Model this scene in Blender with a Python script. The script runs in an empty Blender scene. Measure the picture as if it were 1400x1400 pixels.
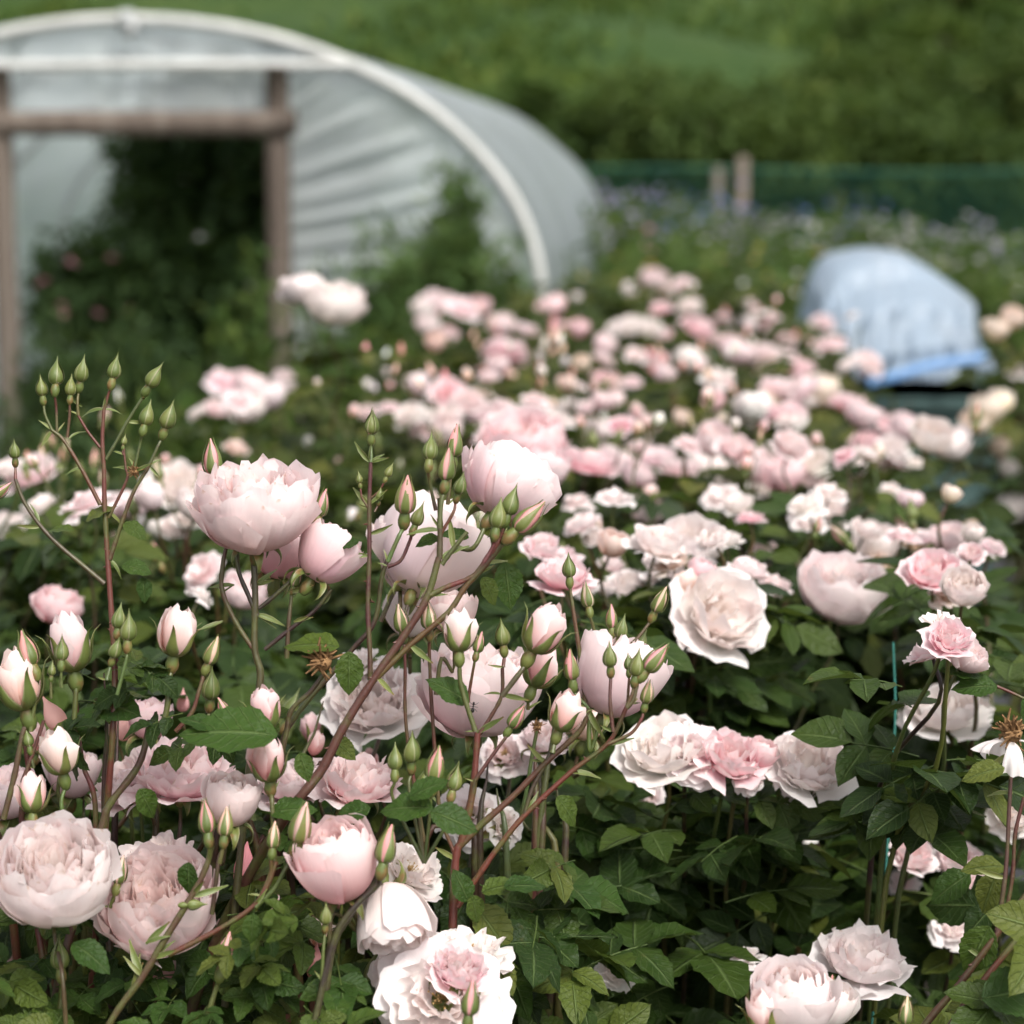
import bpy, math, random
import numpy as np
from mathutils import Vector, Matrix

rnd = random.Random(11)
rng = np.random.default_rng(11)
R = math.radians
S = bpy.context.scene
COL = S.collection

# ------------------------------------------------------------------ camera, world, sun, exposure
F = 2916.0                      # focal length in photo pixels (1400 px wide picture)
PITCH = R(9.08)
CAM_H = 1.5
FOCUS = 1.62
cam = bpy.data.cameras.new('camera')
cam.sensor_width = 24.0
cam.sensor_fit = 'HORIZONTAL'
cam.lens = 24.0 * F / 1400.0
cam.clip_start = 0.05
cam.clip_end = 2000
cam.dof.use_dof = True
cam.dof.focus_distance = FOCUS
cam.dof.aperture_fstop = 3.3
cam.dof.aperture_blades = 0
camo = bpy.data.objects.new('camera', cam)
COL.objects.link(camo)
camo.location = (0, 0, CAM_H)
camo.rotation_euler = (R(90) - PITCH, 0, 0)
S.camera = camo

SUN_ELEV, SUN_AZ = R(52), R(152)      # azimuth clockwise from +Y: behind the camera, to the right
world = bpy.data.worlds.new('World')
S.world = world
world.use_nodes = True
wn, wl = world.node_tree.nodes, world.node_tree.links
wn.clear()
sky = wn.new('ShaderNodeTexSky')
sky.sky_type = 'NISHITA'
sky.sun_disc = False
sky.sun_elevation = SUN_ELEV
sky.sun_rotation = SUN_AZ
sky.air_density = 1.0
sky.dust_density = 4.0
sky.ozone_density = 1.0
hs = wn.new('ShaderNodeHueSaturation')
hs.inputs['Saturation'].default_value = 0.14
bg = wn.new('ShaderNodeBackground')
bg.inputs['Strength'].default_value = 0.125
wo = wn.new('ShaderNodeOutputWorld')
wl.new(sky.outputs[0], hs.inputs['Color'])
wl.new(hs.outputs[0], bg.inputs['Color'])
wl.new(bg.outputs[0], wo.inputs['Surface'])

sun = bpy.data.lights.new('sun', 'SUN')
sun.energy = 1.5
sun.angle = R(18)
sun.color = (1.0, 0.95, 0.87)
suno = bpy.data.objects.new('sun', sun)
COL.objects.link(suno)
sd = Vector((math.sin(SUN_AZ) * math.cos(SUN_ELEV), math.cos(SUN_AZ) * math.cos(SUN_ELEV), math.sin(SUN_ELEV)))
suno.rotation_euler = sd.to_track_quat('Z', 'Y').to_euler()
suno.location = (0, 0, 20)

S.view_settings.view_transform = 'Standard'
S.view_settings.look = 'None'
S.view_settings.gamma = 1.0
S.view_settings.exposure = 1.14
S.view_settings.use_curve_mapping = False
S.render.engine = 'CYCLES'
S.cycles.use_denoising = True
S.cycles.use_adaptive_sampling = True
S.cycles.adaptive_threshold = 0.015
S.cycles.max_bounces = 10
S.cycles.diffuse_bounces = 6
S.cycles.transparent_max_bounces = 12
S.cycles.caustics_reflective = False
S.cycles.caustics_refractive = False

# ------------------------------------------------------------------ helpers
CR = Vector((1, 0, 0))
CU = Vector((0, math.sin(PITCH), math.cos(PITCH)))
CF = Vector((0, math.cos(PITCH), -math.sin(PITCH)))
C0 = Vector((0, 0, CAM_H))


def at(x, y, d):
    """the point seen at photo pixel (x, y), d metres down the lens axis"""
    return C0 + CF * d + CR * ((x - 700) / F * d) + CU * ((700 - y) / F * d)


def proj(p):
    v = Vector(p) - C0
    d = v.dot(CF)
    return 700 + v.dot(CR) / d * F, 700 - v.dot(CU) / d * F, d


def axis(sx, sy, sz):
    """direction from screen right, screen up, towards the viewer"""
    return (CR * sx + CU * sy - CF * sz).normalized()


def tag(o, label=None, cat=None, group=None, kind=None):
    if label: o['label'] = label
    if cat: o['category'] = cat
    if group: o['group'] = group
    if kind: o['kind'] = kind
    return o


def empty(name, loc, rz=0.0):
    o = bpy.data.objects.new(name, None)
    COL.objects.link(o)
    o.location = loc
    o.rotation_euler = (0, 0, rz)
    o.empty_display_size = 0.1
    return o


def mesh(name, V, Fc, mat, attr=None, smooth=True):
    """V (n,3), Fc (m,k) arrays; attr (n,4) goes into the point colour attribute 'pc'"""
    V = np.asarray(V, dtype=np.float32)
    Fc = np.asarray(Fc, dtype=np.int32)
    me = bpy.data.meshes.new(name)
    n, (m, k) = len(V), Fc.shape
    me.vertices.add(n)
    me.vertices.foreach_set('co', V.ravel())
    me.loops.add(m * k)
    me.loops.foreach_set('vertex_index', Fc.ravel())
    me.polygons.add(m)
    me.polygons.foreach_set('loop_start', np.arange(0, m * k, k, dtype=np.int32))
    me.polygons.foreach_set('loop_total', np.full(m, k, dtype=np.int32))
    if smooth:
        me.polygons.foreach_set('use_smooth', np.ones(m, dtype=bool))
    me.update(calc_edges=True)
    if attr is not None:
        a = me.attributes.new('pc', 'FLOAT_COLOR', 'POINT')
        a.data.foreach_set('color', np.asarray(attr, dtype=np.float32).ravel())
    if mat is not None:
        me.materials.append(mat)
    return me


def obj(name, me, parent=None, mat4=None, color=None, kind=None):
    """mat4 is local to the parent"""
    o = bpy.data.objects.new(name, me)
    COL.objects.link(o)
    if parent is not None:
        o.parent = parent
    if mat4 is not None:
        o.matrix_basis = mat4
    if color is not None:
        o.color = color
    if kind: o['kind'] = kind
    return o


class MB:
    """collects quads for one mesh"""
    def __init__(s):
        s.V, s.F, s.A, s.n = [], [], [], 0

    def add(s, V, Fc, A=None):
        V = np.asarray(V, dtype=np.float32)
        Fc = np.asarray(Fc, dtype=np.int32)
        if Fc.shape[1] == 3:
            Fc = np.concatenate([Fc, Fc[:, 2:3]], 1)
        s.V.append(V)
        s.F.append(Fc + s.n)
        s.A.append(np.zeros((len(V), 4), np.float32) if A is None else np.asarray(A, np.float32))
        s.n += len(V)
        return s

    def box(s, c, size, rot=None, A=None):
        x, y, z = [q / 2 for q in size]
        V = np.array([(-x, -y, -z), (x, -y, -z), (x, y, -z), (-x, y, -z), (-x, -y, z), (x, -y, z), (x, y, z), (-x, y, z)])
        if rot is not None: V = V @ np.array(rot.to_3x3()).T
        V = V + np.array(c)
        return s.add(V, [(3, 2, 1, 0), (4, 5, 6, 7), (0, 1, 5, 4), (1, 2, 6, 5), (2, 3, 7, 6), (3, 0, 4, 7)], A)

    def mesh(s, name, mat, smooth=True):
        return mesh(name, np.concatenate(s.V), np.concatenate(s.F), mat, np.concatenate(s.A), smooth)


def grid_faces(nr, nc, wrap=False):
    """rows nr, columns nc vertices"""
    i = np.arange(nr - 1)[:, None]
    j = np.arange(nc if wrap else nc - 1)[None, :]
    jn = (j + 1) % nc
    a = i * nc + j; b = i * nc + jn; c = (i + 1) * nc + jn; d = (i + 1) * nc + j
    return np.stack([a, b, c, d], -1).reshape(-1, 4)


def spline(P, per=6):
    P = [np.array(p, float) for p in P]
    if len(P) < 3:
        return np.array([P[0] + (P[-1] - P[0]) * t for t in np.linspace(0, 1, per + 1)])
    Q = [2 * P[0] - P[1]] + P + [2 * P[-1] - P[-2]]
    out = []
    for i in range(1, len(Q) - 2):
        p0, p1, p2, p3 = Q[i - 1], Q[i], Q[i + 1], Q[i + 2]
        for t in np.linspace(0, 1, per, endpoint=False):
            out.append(0.5 * (2 * p1 + (p2 - p0) * t + (2 * p0 - 5 * p1 + 4 * p2 - p3) * t * t + (3 * p1 - p0 - 3 * p2 + p3) * t ** 3))
    out.append(P[-1])
    return np.array(out)


def tube(P, r0, r1, sides=6, per=6, rpow=1.0, bumps=0.0):
    C = spline(P, per)
    n = len(C)
    T = np.gradient(C, axis=0)
    T /= np.linalg.norm(T, axis=1)[:, None] + 1e-9
    ref = np.array([0.31, 0.87, 0.11])
    N = np.cross(T, ref); N /= np.linalg.norm(N, axis=1)[:, None] + 1e-9
    B = np.cross(T, N)
    t = np.linspace(0, 1, n)
    rr = r0 + (r1 - r0) * t ** rpow
    if bumps: rr = rr * (1 + bumps * rng.normal(size=n))
    a = np.linspace(0, 2 * np.pi, sides, endpoint=False)
    V = C[:, None, :] + rr[:, None, None] * (np.cos(a)[None, :, None] * N[:, None, :] + np.sin(a)[None, :, None] * B[:, None, :])
    A = np.zeros((n, sides, 4)); A[..., 0] = t[:, None]; A[..., 2] = rnd.random(); A[..., 3] = 1
    return V.reshape(-1, 3), grid_faces(n, sides, True), A.reshape(-1, 4)


def rotz(a): return Matrix.Rotation(a, 4, 'Z')


def frame(pos, n, spin=0.0, s=1.0):
    """matrix that sends +Z to n"""
    q = Vector((0, 0, 1)).rotation_difference(Vector(n))
    return Matrix.Translation(pos) @ q.to_matrix().to_4x4() @ rotz(spin) @ Matrix.Scale(s, 4)


# ------------------------------------------------------------------ materials
def new_mat(name):
    m = bpy.data.materials.new(name)
    m.use_nodes = True
    nt = m.node_tree
    nt.nodes.clear()
    out = nt.nodes.new('ShaderNodeOutputMaterial')
    return m, nt, out


class N:
    """small node helper"""
    def __init__(s, nt): s.nt = nt

    def node(s, kind, ins=None, **props):
        n = s.nt.nodes.new(kind)
        for k, v in props.items(): setattr(n, k, v)
        for k, v in (ins or {}).items():
            if hasattr(v, 'is_output'): s.nt.links.new(v, n.inputs[k])
            else: n.inputs[k].default_value = v
        return n

    def math(s, op, a, b=0.0, c=0.0, clamp=False):
        n = s.node('ShaderNodeMath', {0: a, 1: b, 2: c}, operation=op, use_clamp=clamp)
        return n.outputs[0]

    def mix(s, f, a, b, blend='MIX'):
        n = s.node('ShaderNodeMix', None, data_type='RGBA', blend_type=blend)
        for i, v in ((0, f), (6, a), (7, b)):
            if hasattr(v, 'is_output'): s.nt.links.new(v, n.inputs[i])
            else: n.inputs[i].default_value = v
        return n.outputs[2]

    def ramp(s, f, stops):
        n = s.node('ShaderNodeValToRGB', {0: f})
        e = n.color_ramp.elements
        while len(e) < len(stops): e.new(0.5)
        for q, (p, c) in zip(e, stops):
            q.position = p
            q.color = c if len(c) == 4 else (*c, 1)
        return n.outputs[0]

    def noise(s, scale, detail=3.0, vec=None, rough=0.5):
        ins = {'Scale': scale, 'Detail': detail, 'Roughness': rough}
        if vec is not None: ins['Vector'] = vec
        return s.node('ShaderNodeTexNoise', ins).outputs[0]

    def smooth(s, v, a, b):
        return s.node('ShaderNodeMapRange', {0: v, 1: a, 2: b, 3: 0.0, 4: 1.0}, interpolation_type='SMOOTHSTEP').outputs[0]


def c4(c): return (*c, 1.0) if len(c) == 3 else c


def mat_petal(name):
    m, nt, out = new_mat(name)
    k = N(nt)
    pc = k.node('ShaderNodeSeparateColor', {0: k.node('ShaderNodeAttribute', attribute_name='pc').outputs['Color']})
    t, f, b = pc.outputs[0], pc.outputs[1], pc.outputs[2]
    oi = k.node('ShaderNodeObjectInfo')
    geo = k.node('ShaderNodeTexCoord').outputs['Object']
    # pigment: creamy base of the petal, pink middle, paler margin; inner petals warmer
    nz = k.noise(55.0, 3.0, geo)
    rim = k.math('MULTIPLY', k.smooth(t, 0.35, 1.0), 0.68)
    col = k.mix(rim, oi.outputs['Color'], c4((0.90, 0.86, 0.85)))
    inner = k.math('MULTIPLY', k.math('SUBTRACT', 1.0, k.smooth(f, 0.05, 0.75)), 0.62)
    warm = k.mix(0.6, c4((0.93, 0.83, 0.76)), k.mix(0.5, oi.outputs['Color'], c4((0.94, 0.90, 0.86))))
    col = k.mix(inner, col, warm)
    base = k.math('MULTIPLY', k.math('SUBTRACT', 1.0, k.smooth(t, 0.05, 0.35)), 0.22)
    col = k.mix(base, col, c4((0.80, 0.66, 0.38)))
    var = k.math('MULTIPLY_ADD', b, 0.22, -0.11)
    col = k.mix(k.math('ABSOLUTE', var), col, k.mix(k.math('GREATER_THAN', var, 0.0), c4((0.80, 0.44, 0.50)), c4((0.88, 0.86, 0.84))))
    col = k.mix(k.math('MULTIPLY', k.smooth(nz, 0.5, 0.8), 0.10), col, c4((0.88, 0.74, 0.74)))
    uu = k.node('ShaderNodeAttribute', attribute_name='pc').outputs['Alpha']
    vv = k.node('ShaderNodeCombineXYZ', {0: k.math('MULTIPLY', uu, 17.0), 1: k.math('MULTIPLY', t, 1.6), 2: k.math('MULTIPLY', b, 40.0)}).outputs[0]
    vein = k.noise(1.6, 4.0, vv, 0.65)
    col = k.mix(k.math('MULTIPLY', k.smooth(vein, 0.48, 0.72), 0.16), col, k.mix(1.0, col, c4((0.93, 0.80, 0.82)), 'MULTIPLY'))
    edge_ = k.math('MULTIPLY', k.smooth(t, 0.93, 1.0), k.smooth(k.noise(130.0, 2.0, geo), 0.60, 0.72))
    col = k.mix(k.math('MULTIPLY', edge_, 0.5), col, c4((0.55, 0.36, 0.20)))
    bump = k.node('ShaderNodeBump', {'Strength': 0.32, 'Distance': 0.0012, 'Height': k.math('ADD', k.math('MULTIPLY', nz, 0.5), vein)})
    bs = k.node('ShaderNodeBsdfPrincipled', {'Base Color': col, 'Roughness': 0.62, 'Normal': bump.outputs[0]})
    bs.inputs['Specular IOR Level'].default_value = 0.22
    tr = k.node('ShaderNodeBsdfTranslucent', {'Color': k.mix(0.3, col, c4((0.95, 0.72, 0.68)), 'MULTIPLY')})
    mx = k.node('ShaderNodeMixShader', {0: 0.44, 1: bs.outputs[0], 2: tr.outputs[0]})
    nt.links.new(mx.outputs[0], out.inputs[0])
    return m


def mat_leaf(name, dark, mid, light, trans=0.28, gloss=0.42, young=0.12):
    m, nt, out = new_mat(name)
    k = N(nt)
    at_ = k.node('ShaderNodeAttribute', attribute_name='pc')
    pc = k.node('ShaderNodeSeparateColor', {0: at_.outputs['Color']})
    t, u, b = pc.outputs[0], pc.outputs[1], pc.outputs[2]
    oi = k.node('ShaderNodeObjectInfo')
    r = k.math('FRACT', k.math('ADD', b, oi.outputs['Random']))
    geo = k.node('ShaderNodeTexCoord').outputs['Object']
    nz = k.noise(60.0, 3.0, geo)
    v = k.math('MULTIPLY_ADD', nz, 0.35, k.math('MULTIPLY', r, 0.8))
    col = k.ramp(v, [(0.12, dark), (0.5, mid), (0.86, light)])
    yy = k.smooth(r, 1.0 - young, 1.0)
    col = k.mix(k.math('MULTIPLY', yy, 0.45), col, c4((0.12, 0.12, 0.025)))
    au = k.math('ABSOLUTE', k.math('MULTIPLY_ADD', u, 2.0, -1.0))
    rib = k.math('SUBTRACT', 1.0, k.smooth(au, 0.02, 0.12))
    wv = k.math('SINE', k.math('MULTIPLY', k.math('SUBTRACT', t, k.math('MULTIPLY', au, 0.28)), 46.0))
    side = k.smooth(wv, 0.80, 1.0)
    vn = k.math('MAXIMUM', rib, k.math('MULTIPLY', side, 0.55))
    col = k.mix(k.math('MULTIPLY', vn, 0.38), col, c4((0.14, 0.20, 0.07)))
    bl = k.smooth(k.noise(28.0, 5.0, geo, 0.7), 0.66, 0.78)
    col = k.mix(k.math('MULTIPLY', bl, 0.5), col, c4((0.12, 0.085, 0.03)))
    bump = k.node('ShaderNodeBump', {'Strength': 0.8, 'Distance': 0.003, 'Height': k.math('SUBTRACT', k.math('ADD', nz, k.math('MULTIPLY', k.noise(220.0, 2.0, geo), 0.6)), k.math('MULTIPLY', vn, 0.8))})
    bs = k.node('ShaderNodeBsdfPrincipled', {'Base Color': col, 'Roughness': gloss + 0.06, 'Normal': bump.outputs[0]})
    bs.inputs['Specular IOR Level'].default_value = 0.20
    tr = k.node('ShaderNodeBsdfTranslucent', {'Color': k.mix(0.5, col, c4((0.16, 0.24, 0.04)))})
    mx = k.node('ShaderNodeMixShader', {0: trans, 1: bs.outputs[0], 2: tr.outputs[0]})
    nt.links.new(mx.outputs[0], out.inputs[0])
    return m


def mat_stem(name):
    """object colour is the bark pigment; mottled with green"""
    m, nt, out = new_mat(name)
    k = N(nt)
    oi = k.node('ShaderNodeObjectInfo')
    geo = k.node('ShaderNodeTexCoord').outputs['Object']
    n1 = k.noise(40.0, 4.0, geo, 0.6)
    n2 = k.noise(400.0, 2.0, geo)
    col = k.mix(k.smooth(n1, 0.42, 0.7), oi.outputs['Color'], c4((0.07, 0.076, 0.020)))
    col = k.mix(k.math('MULTIPLY', k.smooth(n2, 0.55, 0.75), 0.5), col, c4((0.035, 0.017, 0.012)))
    bump = k.node('ShaderNodeBump', {'Strength': 0.3, 'Distance': 0.001, 'Height': n2})
    bs = k.node('ShaderNodeBsdfPrincipled', {'Base Color': col, 'Roughness': 0.42, 'Normal': bump.outputs[0]})
    nt.links.new(bs.outputs[0], out.inputs[0])
    return m


def mat_calyx(name):
    m, nt, out = new_mat(name)
    k = N(nt)
    pc = k.node('ShaderNodeSeparateColor', {0: k.node('ShaderNodeAttribute', attribute_name='pc').outputs['Color']})
    t, u = pc.outputs[0], pc.outputs[1]
    oi = k.node('ShaderNodeObjectInfo')
    geo = k.node('ShaderNodeTexCoord').outputs['Object']
    nz = k.noise(240.0, 3.0, geo)
    au = k.math('ABSOLUTE', k.math('MULTIPLY_ADD', u, 2.0, -1.0))
    col = k.ramp(k.math('MULTIPLY_ADD', nz, 0.4, k.math('MULTIPLY', oi.outputs['Random'], 0.6)), [(0.1, (0.075, 0.105, 0.022)), (0.5, (0.11, 0.145, 0.034)), (0.9, (0.155, 0.165, 0.042))])
    col = k.mix(k.math('MULTIPLY', k.smooth(au, 0.72, 0.98), 0.6), col, c4((0.36, 0.34, 0.20)))
    red = k.math('MULTIPLY', k.smooth(k.noise(90.0, 2.0, geo), 0.55, 0.72), 0.45)
    col = k.mix(red, col, c4((0.24, 0.07, 0.04)))
    bump = k.node('ShaderNodeBump', {'Strength': 0.3, 'Distance': 0.0008, 'Height': nz})
    bs = k.node('ShaderNodeBsdfPrincipled', {'Base Color': col, 'Roughness': 0.5, 'Normal': bump.outputs[0]})
    tr = k.node('ShaderNodeBsdfTranslucent', {'Color': col})
    mx = k.node('ShaderNodeMixShader', {0: 0.15, 1: bs.outputs[0], 2: tr.outputs[0]})
    nt.links.new(mx.outputs[0], out.inputs[0])
    return m


def mat_noise(name, stops, scale=8.0, rough=0.8, bump=0.3, bscale=None, bdist=0.01, detail=5.0, spec=0.3, stretch=None):
    m, nt, out = new_mat(name)
    k = N(nt)
    geo = k.node('ShaderNodeTexCoord').outputs['Object']
    if stretch: geo = k.node('ShaderNodeMapping', {0: geo, 3: stretch}).outputs[0]
    nz = k.noise(scale, detail, geo, 0.6)
    col = k.ramp(nz, stops)
    b2 = k.noise(bscale or scale * 4, 4.0, geo)
    bp = k.node('ShaderNodeBump', {'Strength': bump, 'Distance': bdist, 'Height': b2})
    bs = k.node('ShaderNodeBsdfPrincipled', {'Base Color': col, 'Roughness': rough, 'Normal': bp.outputs[0]})
    bs.inputs['Specular IOR Level'].default_value = spec
    nt.links.new(bs.outputs[0], out.inputs[0])
    return m


def mat_film(name, col, clear, trans, rough=0.3, scale=6.0, dirt=(0.30, 0.33, 0.28)):
    """polythene sheet: partly clear, partly milky, a little gloss and grime"""
    m, nt, out = new_mat(name)
    k = N(nt)
    geo = k.node('ShaderNodeTexCoord').outputs['Object']
    nz = k.noise(scale, 5.0, geo, 0.6)
    c = k.mix(k.math('MULTIPLY', k.smooth(nz, 0.45, 0.75), 0.5), c4(col), c4(dirt))
    bp = k.node('ShaderNodeBump', {'Strength': 0.35, 'Distance': 0.02, 'Height': k.noise(scale * 1.7, 3.0, geo)})
    bs = k.node('ShaderNodeBsdfPrincipled', {'Base Color': c, 'Roughness': rough, 'Normal': bp.outputs[0]})
    tl = k.node('ShaderNodeBsdfTranslucent', {'Color': c})
    a = k.node('ShaderNodeMixShader', {0: trans, 1: bs.outputs[0], 2: tl.outputs[0]})
    tp = k.node('ShaderNodeBsdfTransparent', {'Color': (0.93, 0.95, 0.95, 1)})
    cl = k.math('MULTIPLY', clear, k.math('SUBTRACT', 1.25, nz))
    b = k.node('ShaderNodeMixShader', {0: cl, 1: a.outputs[0], 2: tp.outputs[0]})
    nt.links.new(b.outputs[0], out.inputs[0])
    return m


def mat_flat(name, col, rough=0.6, trans=0.0):
    m, nt, out = new_mat(name)
    k = N(nt)
    oi = k.node('ShaderNodeObjectInfo')
    at_ = k.node('ShaderNodeSeparateColor', {0: k.node('ShaderNodeAttribute', attribute_name='pc').outputs['Color']})
    c = k.mix(k.math('MULTIPLY', at_.outputs[2], 0.5), c4(col), c4([q * 0.6 for q in col]))
    bs = k.node('ShaderNodeBsdfPrincipled', {'Base Color': c, 'Roughness': rough})
    if trans:
        tl = k.node('ShaderNodeBsdfTranslucent', {'Color': c})
        mx = k.node('ShaderNodeMixShader', {0: trans, 1: bs.outputs[0], 2: tl.outputs[0]})
        nt.links.new(mx.outputs[0], out.inputs[0])
    else:
        nt.links.new(bs.outputs[0], out.inputs[0])
    return m


M = {}
M['petal'] = mat_petal('rose petal')
M['leaf'] = mat_leaf('rose leaf', (0.009, 0.021, 0.004), (0.017, 0.037, 0.006), (0.038, 0.062, 0.009), trans=0.22, young=0.14)
M['leaf_young'] = mat_leaf('young rose leaf', (0.019, 0.047, 0.008), (0.034, 0.070, 0.011), (0.064, 0.094, 0.015), trans=0.28, young=0.18)
M['leaf_far'] = mat_leaf('rose leaf far', (0.013, 0.024, 0.004), (0.026, 0.041, 0.007), (0.056, 0.062, 0.010), young=0.35, trans=0.24)
M['weed'] = mat_leaf('weed leaf', (0.020, 0.048, 0.008), (0.042, 0.084, 0.013), (0.082, 0.120, 0.019), gloss=0.55)
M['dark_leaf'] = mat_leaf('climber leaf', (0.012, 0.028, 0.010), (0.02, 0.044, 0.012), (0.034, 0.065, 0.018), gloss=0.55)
M['feather'] = mat_leaf('feathery leaf', (0.045, 0.090, 0.024), (0.065, 0.120, 0.034), (0.095, 0.150, 0.044), gloss=0.6)
M['hedge'] = mat_leaf('hedge leaf', (0.016, 0.036, 0.007), (0.030, 0.058, 0.010), (0.052, 0.082, 0.014), gloss=0.6)
M['stem'] = mat_stem('rose stem')
M['calyx'] = mat_calyx('calyx')
M['soil'] = mat_noise('soil', [(0.3, (0.03, 0.022, 0.016)), (0.7, (0.075, 0.055, 0.04))], 14, 0.95, 0.9)
M['timber'] = mat_noise('weathered timber', [(0.3, (0.070, 0.052, 0.042)), (0.55, (0.125, 0.100, 0.082)), (0.8, (0.19, 0.165, 0.14))], 9, 0.85, 0.6, 50, 0.004, stretch=(1, 1, 0.12))
M['white_plastic'] = mat_noise('white plastic pipe', [(0.3, (0.42, 0.42, 0.40)), (0.7, (0.56, 0.56, 0.54))], 5, 0.45, 0.1)
M['steel'] = mat_noise('galvanised steel', [(0.3, (0.30, 0.31, 0.31)), (0.7, (0.45, 0.46, 0.46))], 20, 0.45, 0.1)
M['film'] = mat_film('tunnel polythene', (0.58, 0.63, 0.67), 0.36, 0.55, 0.28, 3.0)
M['film_end'] = mat_film('end wall polythene', (0.64, 0.68, 0.69), 0.48, 0.5, 0.25, 3.0)
M['blue_film'] = mat_film('blue polythene', (0.42, 0.51, 0.62), 0.10, 0.5, 0.35, 4.0, (0.52, 0.55, 0.59))
M['tank'] = mat_noise('teal plastic', [(0.3, (0.040, 0.070, 0.066)), (0.7, (0.065, 0.100, 0.095))], 5, 0.85, 0.15, spec=0.1)
M['net'] = mat_flat('green netting', (0.015, 0.10, 0.062), 0.5)
M['twine'] = mat_flat('turquoise twine', (0.014, 0.14, 0.11), 0.7)
M['brown'] = mat_noise('withered petal', [(0.3, (0.10, 0.05, 0.02)), (0.7, (0.28, 0.16, 0.07))], 120, 0.8, 0.4, bdist=0.002)
M['stamen'] = mat_flat('stamen', (0.42, 0.27, 0.10), 0.6)
M['lilac'] = mat_flat('lilac flower', (0.42, 0.36, 0.55), 0.7, 0.3)
M['blueflower'] = mat_flat('blue flower', (0.16, 0.20, 0.50), 0.7, 0.3)
M['whiteflower'] = mat_flat('white flower', (0.74, 0.72, 0.72), 0.7, 0.3)
M['pinkflower'] = mat_flat('pink flower', (0.62, 0.28, 0.34), 0.7, 0.3)
M['yellowflower'] = mat_flat('yellow flower', (0.72, 0.52, 0.12), 0.7, 0.3)
M['ant'] = mat_flat('ant shell', (0.012, 0.009, 0.008), 0.3)
M['fabric'] = mat_noise('black ground fabric', [(0.3, (0.018, 0.018, 0.02)), (0.7, (0.05, 0.05, 0.055))], 10, 0.6, 0.4, 300, 0.002)


# ------------------------------------------------------------------ ground and hill
def ground_z(x, y):
    a = np.clip((y - 21.0) / 9.0, 0, 1)
    rise = np.where(y > 30, (y - 30) * 0.235 + 9 * 0.235 / 2, 9 * 0.235 / 2 * a * a)
    rise = rise + np.where(y > 24, 1.0, 0.0) * np.clip((y - 24) / 10, 0, 1) * (0.35 * np.sin(x * 0.21 + y * 0.05) + 0.2 * np.sin(x * 0.5 + 1.3) + 0.22 * np.sin(y * 0.8 + 0.1 * x))
    flat = np.where(y > 9, 0.012 * np.sin(x * 1.7) * np.sin(y * 1.3), 0.0)
    return rise + flat - 0.004


xs = np.concatenate([np.linspace(-300, -30, 16), np.linspace(-28, 28, 75), np.linspace(30, 300, 16)])
ys = np.concatenate([np.linspace(-60, -4, 10), np.linspace(-2, 60, 110), np.linspace(62, 420, 40)])
GX, GY = np.meshgrid(xs, ys)
GV = np.stack([GX, GY, ground_z(GX, GY)], -1).reshape(-1, 3)


def mat_ground():
    m, nt, out = new_mat('ground')
    k = N(nt)
    geo = k.node('ShaderNodeTexCoord').outputs['Object']
    n1 = k.noise(0.18, 5.0, geo, 0.6)
    n2 = k.noise(1.6, 6.0, geo, 0.65)
    st = k.noise(0.5, 4.0, k.node('ShaderNodeMapping', {0: geo, 3: (0.25, 2.2, 1.0)}).outputs[0], 0.6)
    v = k.math('MULTIPLY_ADD', n2, 0.45, k.math('MULTIPLY_ADD', n1, 0.4, k.math('MULTIPLY', st, 0.3)))
    col = k.ramp(v, [(0.36, (0.015, 0.034, 0.008)), (0.56, (0.026, 0.052, 0.012)), (0.76, (0.048, 0.072, 0.016))])
    sep = k.node('ShaderNodeSeparateXYZ', {0: geo})
    far = k.smooth(sep.outputs[1], 7.5, 9.0)
    soil = k.ramp(k.noise(9.0, 5.0, geo), [(0.35, (0.03, 0.022, 0.016)), (0.7, (0.07, 0.052, 0.036))])
    col = k.mix(far, soil, col)
    bp = k.node('ShaderNodeBump', {'Strength': 0.8, 'Distance': 0.08, 'Height': k.noise(7.0, 6.0, geo)})
    bs = k.node('ShaderNodeBsdfPrincipled', {'Base Color': col, 'Roughness': 0.9, 'Normal': bp.outputs[0]})
    bs.inputs['Specular IOR Level'].default_value = 0.15
    nt.links.new(bs.outputs[0], out.inputs[0])
    return m


tag(obj('ground', mesh('ground', GV, grid_faces(len(ys), len(xs)), mat_ground())), 'soil and grass running up into the green hillside', kind='structure')
# woven black fabric on the path right of the rose bed
pv, pf = [], []
py_ = np.linspace(0.2, 8.5, 40); px_ = np.linspace(-0.24, 0.32, 9)
PX, PY = np.meshgrid(px_, py_)
cx = 0.62 + (PY - 2.0) * 0.16
PZ = 0.012 + 0.006 * np.sin(PX * 40 + PY * 3) * np.sin(PY * 9)
tag(obj('path', mesh('path', np.stack([PX + cx, PY, PZ], -1).reshape(-1, 3), grid_faces(40, 9), M['fabric'])), 'black woven fabric path beside the rose bed', kind='structure')

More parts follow.
